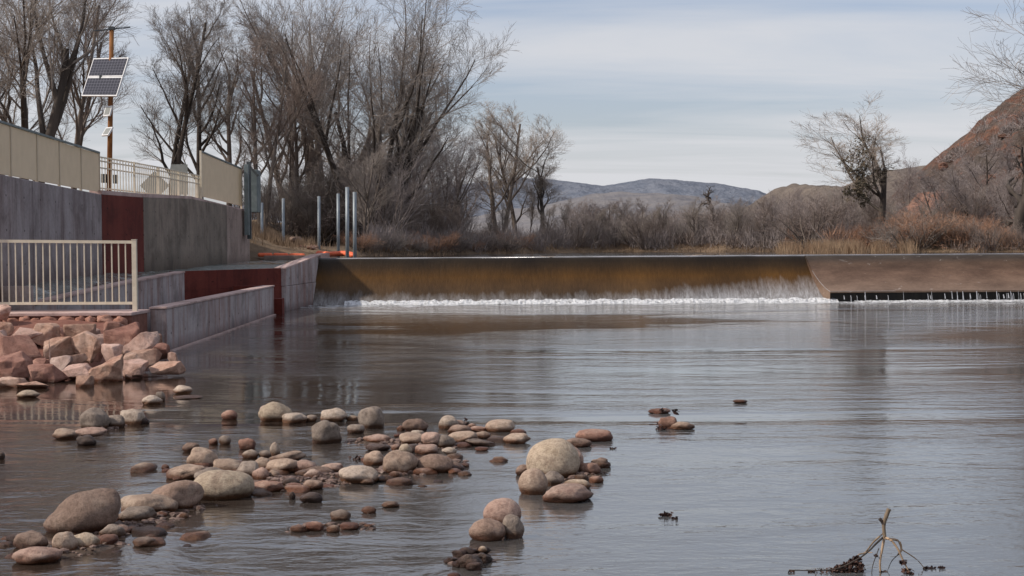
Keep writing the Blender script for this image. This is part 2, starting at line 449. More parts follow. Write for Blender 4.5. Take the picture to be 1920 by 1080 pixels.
# hills: a foot line rising to a ridge whose skyline passes through the given points
def hill(name, prof, Yr, Yf, zf, mat, amp, freq, nx=160, nt_=40, power=1.0, back=1.3, crag=0):
    pts = []
    for px, py in prof:
        q = P(px, py, Yr); pts.append((q.x, q.z))
    x0, x1 = pts[0][0], pts[-1][0]
    vs = []; fs = []
    ts = [i / (nt_ - 1) for i in range(nt_)] + [1.15, back]
    for t in ts:
        for i in range(nx):
            x = x0 + (x1 - x0) * i / (nx - 1)
            zr = interp(pts, x)
            y = Yf + (Yr - Yf) * t
            tt = min(t, 1) ** power if t <= 1 else max(0, 1 - (t - 1) * 1.2)
            z = zf + (zr - zf) * tt
            n = fbm(x * freq, y * freq, 3.3, 6)
            n2 = fbm(x * freq * 6, y * freq * 6, 8, 5)
            a = amp * min(1, tt * 3) * (1 if zr > zf + .5 else .2)
            z += (n * .9 + n2 * .28) * a * (1 if t < .93 else .35)
            if crag and tt > .1:
                st = z / crag; fl = math.floor(st); fr_ = st - fl
                zs = (fl + min(1, max(0, (fr_ - .5) * 3 + .5))) * crag
                k = max(0, min(1, (fbm(x * .09, y * .09, 5) + .1) * 3))
                z = z * (1 - k * .8) + zs * k * .8
            z -= 2.5 * max(0, 1 - t * 14)
            vs.append((x, y, z))
    for j in range(len(ts) - 1):
        for i in range(nx - 1):
            a = j * nx + i; fs.append((a, a + 1, a + 1 + nx, a + nx))
    o = mesh_obj(name, vs, fs, mat, smooth=True)
    o['kind'] = 'structure'
    return o, vs, nx
M['hill_far'] = simple('hazed_forest_slope', (.13,.15,.19), (.19,.205,.24), .02, 1, .9, 12, world=True)  # bluish distance haze is put into the base colour, here and below
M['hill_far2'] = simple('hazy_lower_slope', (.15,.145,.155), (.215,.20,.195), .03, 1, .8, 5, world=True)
M['hill_mid'] = simple('scrub_slope', (.105,.085,.072), (.19,.155,.125), .25, 1, .8, .8, world=True)
def red_rock():
    m, nt, b = new_mat('red_rock_slope')
    v = coords(nt, (1,1,1), world=True)
    n1 = noise_n(nt, v, .22, 6, .65, .4); n2 = noise_n(nt, v, 1.6, 6, .75)
    zz = sepz(nt)
    s = math_n(nt, 'ADD', n1, mrange(nt, zz[2], 3, 13, -.10, .17))
    col = ramp(nt, s, [(.44, (.15,.115,.095)), (.53, (.19,.13,.10)), (.61, (.27,.13,.085)), (.76, (.38,.20,.13))])
    col = mixc(nt, col, ramp(nt, n2, [(.32, (.35,.3,.3)), (.62, (1.15,1.12,1.1))]), .8, 'MULTIPLY')
    n5 = noise_n(nt, v, .7, 5, .7)
    col = mixc(nt, col, (.16,.13,.11), ramp(nt, n5, [(.44, (0,0,0)), (.58, (.85,.85,.85))]))
    nt.links.new(col, b.inputs['Base Color']); b.inputs['Roughness'].default_value = .95
    bump(nt, b, n2, 1, .9)
    return m
M['red_hill'] = red_rock()
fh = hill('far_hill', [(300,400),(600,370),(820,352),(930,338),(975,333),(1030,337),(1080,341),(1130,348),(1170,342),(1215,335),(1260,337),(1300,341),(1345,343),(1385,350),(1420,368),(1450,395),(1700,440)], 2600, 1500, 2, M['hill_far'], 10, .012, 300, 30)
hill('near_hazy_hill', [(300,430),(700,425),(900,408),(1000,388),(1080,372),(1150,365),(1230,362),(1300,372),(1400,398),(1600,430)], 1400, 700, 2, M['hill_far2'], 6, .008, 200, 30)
hill('scrub_hill', [(1330,440),(1380,400),(1415,378),(1440,362),(1452,351),(1470,346),(1500,350),(1540,356),(1580,350),(1620,330),(1660,316),(1700,312),(1760,308),(1850,300),(2300,280)], 330, 170, 2.2, M['hill_mid'], 2.6, .03, 240, 50)
rh = hill('red_rock_hill', [(1560,462),(1610,430),(1650,405),(1690,372),(1720,338),(1755,300),(1800,262),(1850,215),(1885,190),(1920,170),(1990,130),(2120,50),(2500,-120)], 120, 82, 1.8, M['red_hill'], 2.2, .15, 260, 110, .9, crag=1.9)
# lower red outcrop
M['ledge'] = simple('dull_red_ledge', (.13,.08,.062), (.32,.17,.12), 1.1, .95, 1, .3, (1,1,2.5), world=True)
M['outcrop'] = simple('orange_red_outcrop', (.20,.11,.08), (.42,.22,.15), .9, .95, 1, .3, (1,1,2.5), world=True)
hill('red_outcrop', [(1560,462),(1650,425),(1690,398),(1715,372),(1740,354),(1775,352),(1800,368),(1850,400),(1920,420),(2050,440)], 84, 70, 1.75, M['outcrop'], .7, .3, 120, 40, 1.4, crag=.8)

# ---------------------------------------------------------------- weir
def weir_face_mat():
    m, nt, b = new_mat('water_film_on_weir')
    pz = sepz(nt)
    vs = coords(nt, (1.0, .3, .12), world=True)
    v = coords(nt, (1,1,1), world=True)
    vsl = coords(nt, (.9, .2, .9), world=True)
    n1 = noise_n(nt, vs, 2.1, 8, .72, .3); n2 = noise_n(nt, vs, 13, 6, .8); nl = noise_n(nt, vsl, .45, 4, .6)
    col = ramp(nt, mrange(nt, pz[2], .1, 1.42), [(.0, (.06,.044,.032)), (.3, (.078,.046,.024)), (.55, (.088,.044,.013)), (.78, (.040,.024,.012)), (.9, (.026,.018,.012)), (1, (.022,.018,.014))])
    col = mixc(nt, col, ramp(nt, nl, [(.3, (.45,.46,.5)), (.65, (1.4,1.32,1.1))]), .8, 'MULTIPLY')
    col = mixc(nt, col, ramp(nt, n2, [(.3, (.6,.6,.6)), (.65, (1.2,1.2,1.2))]), .6, 'MULTIPLY')
    # foam grows towards the foot and to the right where the sheet breaks
    xf = ramp(nt, mrange(nt, pz[0], -6.2, 9.8), [(0, (.28,.28,.28)), (.12, (.12,.12,.12)), (.5, (.08,.08,.08)), (.68, (.2,.2,.2)), (.74, (.50,.50,.50)), (.86, (.58,.58,.58)), (1, (.9,.9,.9))])
    lvl = math_n(nt, 'ADD', math_n(nt, 'MULTIPLY', xf, .62), .13)
    edge = math_n(nt, 'ADD', lvl, math_n(nt, 'MULTIPLY', math_n(nt, 'SUBTRACT', n1, .5), .95))
    d = math_n(nt, 'SUBTRACT', edge, pz[2])
    f = mrange(nt, d, -.16, .34, 0, 1)
    f = math_n(nt, 'MULTIPLY', f, mrange(nt, n2, .34, .70, .15, .72))
    col = mixc(nt, col, (.60,.61,.63), f)
    nt.links.new(col, b.inputs['Base Color'])
    b.inputs['Roughness'].default_value = .35; b.inputs['Specular IOR Level'].default_value = .12
    bump(nt, b, n2, .5, .04)
    return m
def weir_dry_mat():
    m, nt, b = new_mat('thin_water_on_tan_concrete')
    pz = sepz(nt)
    v = coords(nt, (.6,1,1.6), world=True); vs = coords(nt, (1.0, .3, .2), world=True)
    n1 = noise_n(nt, v, 1.3, 5, .65); n2 = noise_n(nt, v, 16, 5, .75); n3 = noise_n(nt, vs, 6, 5, .7); n4 = noise_n(nt, v, 4.5, 6, .75, .5)
    col = ramp(nt, mrange(nt, pz[2], .25, 1.43), [(0, (.19,.135,.10)), (.5, (.15,.095,.066)), (.78, (.10,.064,.043)), (.9, (.06,.045,.035)), (1, (.05,.04,.03))])
    col = mixc(nt, col, ramp(nt, n1, [(.3, (.55,.5,.47)), (.65, (1.25,1.22,1.2))]), .9, 'MULTIPLY')
    col = mixc(nt, col, ramp(nt, n2, [(.3, (.6,.58,.56)), (.62, (1.1,1.1,1.1))]), .6, 'MULTIPLY')
    col = mixc(nt, col, (.60,.56,.52), math_n(nt, 'MULTIPLY', ramp(nt, n4, [(.63, (0,0,0)), (.72, (1,1,1))]), .6))
    nt.links.new(col, b.inputs['Base Color']); b.inputs['Roughness'].default_value = .5
    bump(nt, b, n3, .3, .03)
    return m
M['weir_wet'] = weir_face_mat(); M['weir_dry'] = weir_dry_mat()
M['weir_dark'] = simple('shaded_wet_recess', (.008,.007,.006), (.03,.024,.018), 6, .4, .3, .02, (1,1,.2), world=True)  # near-black colour stands for the shade under the apron lip
M['crest'] = simple('sky_pale_crest_water', (.17,.17,.18), (.30,.30,.33), 4, .15, .2, .01, (.4,1,1), world=True)  # pale base colour stands in for sky reflected along the crest
def profile_strip(name, x_of, prof, n, mat, parent, uvx=None, jitter=0):
    vs = []; fs = []; K = len(prof)
    for i in range(n + 1):
        t = i / n
        for k, (y, z) in enumerate(prof):
            x = x_of(t, k / (K - 1))
            vs.append(Vector((x, y, z + (fbm(x * .9, y, z) * jitter if 0 < k < K - 1 else 0))))
    for i in range(n):
        for k in range(K - 1):
            a = i * K + k; fs.append((a, a + 1, a + K + 1, a + K))
    mb = MB(); mb.add(vs, fs); return mb.build(name, mat, parent, True)
weir = empty('weir', (2, 45.2, 0)); tag(weir, 'low curved concrete weir across the whole river with brown water sliding down its face', 'weir')
def ogee(y0, z0, y1, z1, n=16, p=1.9):
    out = []
    for k in range(n + 1):
        t = k / n; y = y0 + (y1 - y0) * t
        s = 1 - (1 - t) ** 1.0
        z = z1 + (z0 - z1) * (1 - (t ** .85) * (1 - .38 * (1 - t)))      # falls steeply, then flattens to the toe
        out.append((y, z))
    return out
XE0, XE1 = 9.38, 9.86
left_prof = [(45.75,1.425),(45.62,1.42),(45.52,1.385)] + [(45.52 + (44.15 - 45.52) * t, 1.385 * (1 - t) ** 1.12 - .06 * t) for t in lin(.06, 1, 16)]
profile_strip('spill_face', lambda t, k: -6.2 + (XE0 + (XE1 - XE0) * k ** 1.6 + 6.2) * t, left_prof, 60, M['weir_wet'], weir, jitter=.012)
right_prof = [(45.75,1.436),(45.58,1.435),(45.44,1.40)] + [(45.44 + (44.05 - 45.44) * t, .33 + (1.40 - .33) * (1 - t) ** 1.25) for t in lin(.06, 1, 16)]
profile_strip('apron_face', lambda t, k: (XE0 + (XE1 - XE0) * k ** 1.6) + (30 - XE0) * t, right_prof, 60, M['weir_dry'], weir, jitter=.01)
# side cheek of the right apron, lip, recess
vs = []; K = len(right_prof)
for k, (y, z) in enumerate(right_prof): vs.append((XE0 + (XE1 - XE0) * (k / (K - 1)) ** 1.6 - .004, y, z - .01))
for k, (y, z) in enumerate(right_prof): vs.append((XE0 + (XE1 - XE0) * (k / (K - 1)) ** 1.6 - .004, y + .02, min(z - .02, left_prof[min(k, len(left_prof) - 1)][1] - .1)))
mb = MB(); mb.add(vs, [(k, k + 1, K + k + 1, K + k) for k in range(K - 1)]); mb.build('apron_cheek', M['weir_dry'], weir)
mb = MB(); mb.box(XE1, 30, 44.05, 44.2, .275, .322); mb.build('apron_lip', M['weir_dry'], weir, bevel=.01)
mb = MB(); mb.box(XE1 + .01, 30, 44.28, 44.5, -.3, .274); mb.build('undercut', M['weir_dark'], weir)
mb = MB(); mb.tube((-6.2, 45.66, 1.405), (30, 45.66, 1.415), .045, n=10); mb.build('crest', M['crest'], weir, True)
# drips falling off the lip
M['drip'] = simple('white_falling_water', (.32,.32,.33), (.62,.63,.65), 30, .4, .2, .01, (1,1,.1), world=True)
random.seed(3)
mb = MB(); x = 10.2
while x < 24:
    x += random.expovariate(1) * (.22 if x < 12.5 else .085) + .015
    wd = random.uniform(.004, .018)
    y = 44.03 - random.uniform(0, .03); zt_ = random.choice([.31, .31, .24, .2]); zb_ = random.choice([-.01, -.01, .08])
    mb.add([(x - wd * .5, y, zt_), (x + wd * .5, y, zt_), (x + wd, y - .05, .14), (x - wd, y - .05, .14), (x + wd * 1.3, y - .07, zb_), (x - wd * 1.2, y - .07, zb_)], [(0,1,2,3), (3,2,4,5)])
tag(mb.build('falling_water', M['drip']), 'thin white threads of water dripping off the lip of the right apron', 'falling water', kind='stuff')
# foam at the foot of the spill face
def foam_mat():
    m, nt, b = new_mat('white_foam')
    v = coords(nt, (1,1,.6), world=True)
    n = noise_n(nt, v, 7, 6, .8); n2 = noise_n(nt, v, 26, 4, .8)
    col = ramp(nt, n, [(.36, (.25,.25,.25)), (.50, (.66,.67,.68)), (.7, (.86,.87,.88))])
    nt.links.new(col, b.inputs['Base Color']); b.inputs['Roughness'].default_value = .8
    a = math_n(nt, 'ADD', math_n(nt, 'MULTIPLY', n, .6), math_n(nt, 'MULTIPLY', n2, .4))
    bump(nt, b, a, 1, .06)
    return m
M['foam'] = foam_mat()
def foam_strip(name, x0, x1, yb, yf, hmax, n, label):
    vs = []; fs = []; K = 9
    for i in range(n + 1):
        x = x0 + (x1 - x0) * i / n
        for k in range(K):
            t = k / (K - 1)
            y = yb + (yf - yb) * t + fbm(x * 1.3, 5.1) * .10 * t
            z = hmax * (1 - t) ** .6 * (1 + fbm(x * 3, t * 2, 2) * .45) if k < K - 1 else -.02
            z += fbm(x * 14, t * 6, 7) * .035 * (1 if 0 < k < K - 1 else 0)
            vs.append((x, y + fbm(x * 7, t * 4) * .04, z))
    for i in range(n):
        for k in range(K - 1):
            a = i * K + k; fs.append((a, a + 1, a + K + 1, a + K))
    return tag(mesh_obj(name, vs, fs, M['foam'], smooth=True), label, 'foam', kind='stuff')
foam_strip('foam', -5.2, 10.1, 44.36, 43.90, .115, 700, 'long line of white foam boiling along the foot of the weir')
foam_strip('lip_foam', 10.6, 24, 44.02, 43.86, .035, 400, 'thin broken line of foam beneath the dripping apron lip')
# foam flecks on the water near the corner
random.seed(12)
mb = MB()
for k in range(420):
    x = random.uniform(-6.3, 4) if k < 170 else random.uniform(4, 18); y = 43.9 - abs(random.gauss(0, 1.3)) * (1 if x < -3 else .45)
    l = random.uniform(.05, .34); h = random.uniform(.008, .022)
    n = 7
    ring = [(x + math.cos(a) * l * random.uniform(.6, 1), y + math.sin(a) * h * 2, .006) for a in [2 * math.pi * q / n for q in range(n)]]
    mb.add(ring + [(x, y, .006 + h * .6)], [(q, (q + 1) % n, n) for q in range(n)])
tag(mb.build('foam_flecks', M['foam'], None, True), 'small drifting flecks of foam on the pool below the weir', 'foam', kind='stuff')

# ---------------------------------------------------------------- walls on the left
def slab(mb, a, b, za, zb, z0, th, side=-1):
    """a,b: (x,y) of the river-side face; thickness goes to the other side; sloping top za->zb"""
    a = Vector((a[0], a[1])); b = Vector((b[0], b[1])); d = (b - a).normalized(); n = Vector((-d.y, d.x)) * (-side)
    a2 = a + n * th; b2 = b + n * th
    z0a, z0b = (z0, z0) if not isinstance(z0, tuple) else z0
    mb.add([(a.x,a.y,z0a),(b.x,b.y,z0b),(b2.x,b2.y,z0b),(a2.x,a2.y,z0a),(a.x,a.y,za),(b.x,b.y,zb),(b2.x,b2.y,zb),(a2.x,a2.y,za)],
           [(0,1,2,3),(7,6,5,4),(0,4,5,1),(1,5,6,2),(2,6,7,3),(3,7,4,0)])
W0, W1, W2, W3 = (-8.78, 23.9), (-9.55, 33.2), (-9.3, 36.0), (-9.33, 51.5)
bw = empty('retaining_wall', (-9.3, 36, 0)); tag(bw, 'tall concrete retaining wall beside the channel, lavender, then red, then weathered grey', 'wall')
mb = MB(); slab(mb, W0, W1, 3.10, 3.06, .3, .35); o = mb.build('lavender_section', M['wall_lav'], bw, bevel=.02); tag(o, 'tall lavender grey streaked part of the retaining wall')
mb = MB(); slab(mb, W1, W2, 3.06, 3.08, .3, .35); o = mb.build('red_section', M['wall_red'], bw, bevel=.02); tag(o, 'deep red painted part of the retaining wall')
mb = MB(); slab(mb, W2, (-9.28, 41.3), 3.08, 3.22, .3, .35); slab(mb, (-9.28, 41.303), (-9.3, 46.5), 3.22, 3.17, .3, .35); o = mb.build('grey_section', M['wall_grey'], bw)
mb = MB(); slab(mb, (-9.3, 46.503), (-9.36, 50.6), 3.17, 3.05, .3, .35)
# rounded nose that ends the wall
n = 10; vs = []
for z in (.3, 3.03):
    for k in range(n + 1):
        a = math.pi * k / n; vs.append((-9.36 - .22 + .22 * math.cos(a), 50.603 + .8 * math.sin(a), z))
mb.add(vs, [(k, k + 1, n + 2 + k, n + 1 + k) for k in range(n)] + [tuple(range(n + 1, 2 * n + 2))])
mb.build('wall_nose', M['wall_end'], bw)
# pale coping under the railing
mb = MB()
slab(mb, (-9.56, 33.25), (-9.32, 36.0), 3.16, 3.18, (3.065, 3.085), .3); slab(mb, (-9.31, 36.003), (-9.30, 41.3), 3.18, 3.30, (3.085, 3.225), .3); slab(mb, (-9.30, 41.303), (-9.36, 50.6), 3.30, 3.12, (3.225, 3.06), .3)
mb.build('coping', M['coping'], bw)

wa = empty('channel_wall', (-8.3, 30, 0)); tag(wa, 'low pinkish concrete wall sloping up behind the cream railing', 'wall')
mb = MB(); slab(mb, (-8.33, 24.75), (-7.72, 29), .83, 1.10, -.3, .22); slab(mb, (-7.72, 29.003), (-8.2, 35.6), 1.10, 1.18, -.3, .22); mb.build('wall_body', M['wall_b'], wa)
mb = MB(); slab(mb, (-8.31, 24.75), (-7.70, 29), .87, 1.14, (.833, 1.103), .26); slab(mb, (-7.70, 29.003), (-8.18, 35.6), 1.14, 1.22, (1.103, 1.183), .26); mb.build('coping', M['coping'], wa)
mb = MB(); mb.box(-9.0, -8.34, 24.62, 24.78, .5, 1.16); mb.build('end_wall', M['wall_b'], wa)
rw = empty('red_cross_wall', (-7.3, 38, 0)); tag(rw, 'dark red painted cross wall closing the upper end of the fish channel', 'wall')
mb = MB(); slab(mb, (-8.42, 35.8), (-6.5, 40.4), 1.21, 1.21, .72, .25); mb.build('upper_band', M['wall_red'], rw)
mb = MB(); slab(mb, (-8.40, 35.83), (-6.48, 40.43), .717, .717, -.3, .2); mb.build('lower_band', M['wall_red'], rw)
wc = empty('sloping_wall', (-6.4, 43, 0)); tag(wc, 'grey concrete wall sloping up to the left end of the weir', 'wall')
mb = MB(); slab(mb, (-6.42, 40.3), (-6.18, 45.5), 1.18, 1.52, .70, .30); o = mb.build('upper_course', M['wall_b'], wc, bevel=.015)
mb = MB(); slab(mb, (-6.40, 40.3), (-6.16, 45.5), .69, .69, -.3, .32); o = mb.build('lower_course', M['wall_b'], wc, bevel=.015)
mb = MB(); slab(mb, (-6.405, 40.29), (-6.165, 45.9), 1.225, 1.57, (1.183, 1.523), .33); slab(mb, (-6.165, 45.903), (-6.12, 47.8), 1.57, 1.60, (.9, .9), .3); mb.build('coping', M['coping'], wc)
wb = empty('training_wall', (-6.2, 31, 0)); tag(wb, 'long low concrete wall standing in the river with streaked side and pale top', 'wall')
mb = MB(); slab(mb, (-5.99, 24.6), (-6.40, 38.2), .74, .74, -.3, .27); mb.build('wall_body', M['wall_b'], wb, bevel=.012)
mb = MB(); slab(mb, (-5.97, 24.58), (-6.38, 38.22), .785, .785, .743, .31); mb.build('coping', M['coping'], wb, bevel=.01)
mb = MB(); slab(mb, (-5.90, 24.7), (-6.31, 38.0), .022, .022, -.3, .07); mb.build('footing', M['coping'], wb)
mb = MB(); mb.box(-7.4, -6.72, 37.75, 38.0, -.3, .78); mb.box(-6.66, -6.2, 38.3, 38.7, -.3, .42); mb.build('return_wall', M['wall_red'], wb)
# sill between channel and upper river
cs = MB(); cs.box(-9.1, -6.42, 52.2, 52.5, .5, 1.50); tag(cs.build('channel_sill', M['wall_end'], bevel=.02), 'short concrete sill across the head of the channel behind the orange boom', 'sill')
# channel water
vs = []; fs = []
chan = [(24.8,-8.87,-8.3,1.13,.80),(29,-9.2,-7.9,1.17,1.05),(33,-9.5,-8.2,1.20,1.12),(35.6,-9.32,-8.4,1.19,1.15),(36.2,-9.3,-8.5,1.19,1.14),(40.4,-9.28,-6.68,1.19,1.14),(46,-9.3,-6.42,1.30,1.30),(52.2,-9.36,-6.42,1.32,1.32)]
rows = []
for (a, b) in zip(chan, chan[1:]):
    for k in range(12):
        t = k / 12; rows.append([p + (q - p) * t for p, q in zip(a, b)])
rows.append(list(chan[-1]))
for (y, xa, xb, z, z2) in rows:
    for k in range(14):
        x = xa + (xb - xa) * k / 13; vs.append((x, y, z + (z2 - z) * k / 13 + fbm(x * 3, y * 2.2, 1) * .05))
for j in range(len(rows) - 1):
    for k in range(13):
        a = j * 14 + k; fs.append((a, a + 1, a + 15, a + 14))
mesh_obj('channel_water', vs, fs, M['water_rough'], smooth=True)['kind'] = 'structure'

# masonry wall under the cream railing
M['mortar'] = simple('red_mortar', (.17,.07,.05), (.24,.11,.08), 8, .9, .5, .02)
M['masonry'] = stone_mat('red_masonry_stone', (.34,.15,.10), (.44,.22,.16), (.50,.30,.23), wet=False)
mw = empty('stone_wall', (-7.4, 23.5, 0)); tag(mw, 'low wall of rounded red stones in mortar beneath the cream railing', 'wall')
mb = MB(); mb.box(-9.4, -6.28, 23.45, 24.45, -.3, .687); mb.build('mortar_core', M['mortar'], mw)
mb = MB(); mb.box(-9.4, -6.26, 23.4, 24.6, .690, .745); mb.build('coping', M['coping'], mw, bevel=.01)
def blob(c, r, seed, sub=2, amp=.18, fr=1.6, boxy=0):
    bm = bmesh.new(); bmesh.ops.create_icosphere(bm, subdivisions=sub, radius=1)
    vs = []
    off = Vector((seed * 3.17, seed * 1.31, seed * .77))
    for v in bm.verts:
        d = v.co.normalized()
        if boxy:
            k = max(abs(d.x), abs(d.y), abs(d.z)); d = d * ((1 - boxy) + boxy * .86 / k)
        s = 1 + amp * noise.noise(d * fr + off) + amp * .3 * noise.noise(d * fr * 3 + off)
        q = d * s
        vs.append(Vector((q.x * r[0], q.y * r[1], q.z * r[2])) + Vector(c))
    fs = [tuple(v.index for v in f.verts) for f in bm.faces]
    bm.free(); return vs, fs
random.seed(5)
mb = MB(); k = 0
for row in range(5):
    x = -9.3 + random.random() * .2; z = .60 - row * .17
    while x < -6.4:
        wd = random.uniform(.15, .31); hh = random.uniform(.08, .115)
        v, f = blob((x + wd / 2, 23.42, z + random.uniform(-.025, .02)), (wd / 2 * 1.04, .13, hh), k, 3, .34); mb.add(v, f)
        x += wd; k += 1
mb.build('stone_facing', M['masonry'], mw, True)

# ---------------------------------------------------------------- railings, fences
def railing(root, x0, x1, Yf, z0f, h, spacing, ptop, mat, rb=.030, midrail=False):
    """pickets between two points (x0,y0)-(x1,y1)"""
    pass
rl = empty('railing', (-7.5, 24.0, .745)); tag(rl, 'cream painted metal railing on top of the red stone wall', 'railing')
RX0, RX1, RY = -9.3, -6.40, 24.0
mb = MB(); mb.bar((RX0, RY, 1.945), (RX1, RY, 1.905), .045, .05); mb.build('top_rail', M['rail'], rl)
mb = MB(); mb.bar((RX0, RY, .885), (RX1, RY, .875), .04, .045); mb.build('bottom_rail', M['rail'], rl)
mb = MB(); mb.bar((RX1 + .035, RY, .745), (RX1 + .035, RY, 1.94), .075, .075); mb.bar((RX1+.035, RY, 1.941), (RX1+.035, RY, 1.952), .085, .085); mb.build('post', M['rail'], rl)
nx = 25
for k in range(1, nx):
    x = RX0 + (RX1 - RX0) * k / nx
    mb = MB(); mb.bar((x, RY, .90), (x, RY, 1.91), .019, .019); mb.build('picket', M['rail'], rl)

# left solid fence on the lavender wall
def wallpt(Y):                                   # river-side x of the big wall at depth Y
    pts = [(W0[1], W0[0]), (W1[1], W1[0]), (W2[1], W2[0]), (51.5, -9.33)]
    return interp(pts, Y)
lf = empty('screen_fence', (-9.2, 28, 3.1)); tag(lf, 'long tan screened fence along the top of the lavender wall', 'fence')
def yat(px):
    best = min((abs(P(px, 330, y).x - (wallpt(y) - .12)), y) for y in [24 + .05 * i for i in range(550)])
    return best[1]
Ys = [23.95] + [yat(p) for p in (20, 70, 112, 152, 187)]
for i, (ya, yb) in enumerate(zip(Ys, Ys[1:])):
    a = (wallpt(ya) - .12, ya + .02); b = (wallpt(yb) - .12, yb - .02)
    mb = MB(); slab(mb, a, b, 4.02 + .0 * i, 4.02, 3.125, .02); o = mb.build('screen_panel', M['fence_tan'], lf)
for y in Ys:
    mb = MB(); x = wallpt(y) - .13; mb.bar((x, y, 3.0), (x, y, 4.04), .05, .05); mb.build('post', M['fence_tan'], lf)
mb = MB(); mb.bar((wallpt(23.95) - .12, 23.95, 4.045), (wallpt(Ys[-1]) - .12, Ys[-1], 4.045), .05, .04); mb.build('top_rail', M['cabinet'], lf)
print('fence ys', Ys)
# open picket railing (middle)
pr = empty('picket_railing', (-9.5, 36.5, 3.15)); tag(pr, 'open grey cream picket railing between the two tan fence screens', 'railing')
Ya, Yb = Ys[-1] + .05, yat(376)
def rp(Y, z): return Vector((wallpt(Y) - .15, Y, z))
for z in (3.95, 3.86, 3.70, 3.22):
    mb = MB(); mb.bar(rp(Ya, z), rp((Ya + Yb) / 2, z + .02), .03, .03); mb.bar(rp((Ya + Yb) / 2, z + .02), rp(Yb, z + .04), .03, .03)
    mb.build('rail', M['rail'], pr)
y = Ya; k = 0
while y < Yb:
    big = k % 12 == 0
    mb = MB(); mb.bar(rp(y, 3.1), rp(y, 3.97), .05 if big else .018, .05 if big else .018); mb.build('post' if big else 'picket', M['rail'], pr)
    y += (Yb - Ya) / 50; k += 1
# right tan screen
rf = empty('screen_fence', (-9.5, 46, 3.2)); tag(rf, 'short tan screened fence tapering down beside the steel cabinet', 'fence')
Yc, Yd = Yb + .1, yat(452)
qa, qb = wallpt(Yc) - .12, wallpt(Yd) - .12
za = P(378, 285, Yc).z; zb = P(455, 317, Yd).z; za0 = P(378, 368, Yc).z; zb0 = P(452, 386, Yd).z
mb = MB(); slab(mb, (qa, Yc), (qb, Yd), za, zb, (za0, zb0), .02); mb.build('screen_panel', M['fence_tan'], rf)
mb = MB(); mb.bar((qa, Yc, za + .02), (qb, Yd, zb + .02), .05, .05); mb.build('top_rail', M['cabinet'], rf)
for y, zt in ((Yc, za), (Yd, zb)):
    mb = MB(); mb.bar((wallpt(y) - .12, y - .03, 3.0), (wallpt(y) - .12, y - .03, zt + .04), .06, .06); mb.build('post', M['rail'], rf)
# steel gate frame at the wall nose
gc = empty('steel_cabinet', (-9.4, 50.7, 3.0)); tag(gc, 'grey green steel box and dark post mounted on the nose of the wall', 'cabinet')
a = P(458, 392, 49.4); b = P(468, 308, 49.4)
mb = MB(); mb.box(a.x, P(466, 392, 49.4).x, 49.4, 49.6, a.z - .9, b.z); mb.build('frame_post', M['cabinet'], gc)
mb = MB(); mb.box(P(463,400,49.7).x, P(470, 392, 49.7).x, 49.7, 49.85, 2.1, P(465, 303, 49.7).z); mb.build('guide_channel', M['darksteel'], gc)
mb = MB(); mb.box(P(468,400,50.2).x, P(483, 392, 50.2).x, 50.2, 50.9, P(470,398,50.2).z, P(475, 318, 50.2).z); o = mb.build('box', M['cabinet'], gc, bevel=.02)
mb = MB(); mb.bar(P(468, 312, 50.1), P(484, 330, 50.1), .04, .08); mb.build('roof_edge', M['darksteel'], gc)

# sign backs behind the railing
sg = empty('diamond_sign', P(288, 368, 40.5)); tag(sg, 'grey back of a diamond shaped sign behind the picket railing', 'sign')
cpt = P(290, 348, 40.5); r = .42
mb = MB(); mb.add([cpt + Vector((dx, dy, dz)) for dy in (0, .02) for dx, dz in ((0,-r),(r,0),(0,r),(-r,0))], [(0,1,2,3),(7,6,5,4),(0,4,5,1),(1,5,6,2),(2,6,7,3),(3,7,4,0)]); mb.build('sign_plate', M['signback'], sg)
mb = MB(); mb.bar((cpt.x, cpt.y + .06, 2.9), (cpt.x, cpt.y + .06, cpt.z + .3), .05, .05); mb.build('post', M['galv'], sg)
sg2 = empty('notice_board', P(337, 368, 43)); tag(sg2, 'grey rectangular board seen from behind, right of the diamond sign', 'sign')
a = P(321, 365, 43); b = P(351, 308, 43)
mb = MB(); mb.box(a.x, b.x, 43, 43.05, a.z, b.z); mb.build('board', M['signback'], sg2)
for px in (325, 347):
    q = P(px, 365, 43.1); mb = MB(); mb.bar((q.x, 43.1, 2.9), (q.x, 43.1, b.z), .05, .05); mb.build('post', M['galv'], sg2)

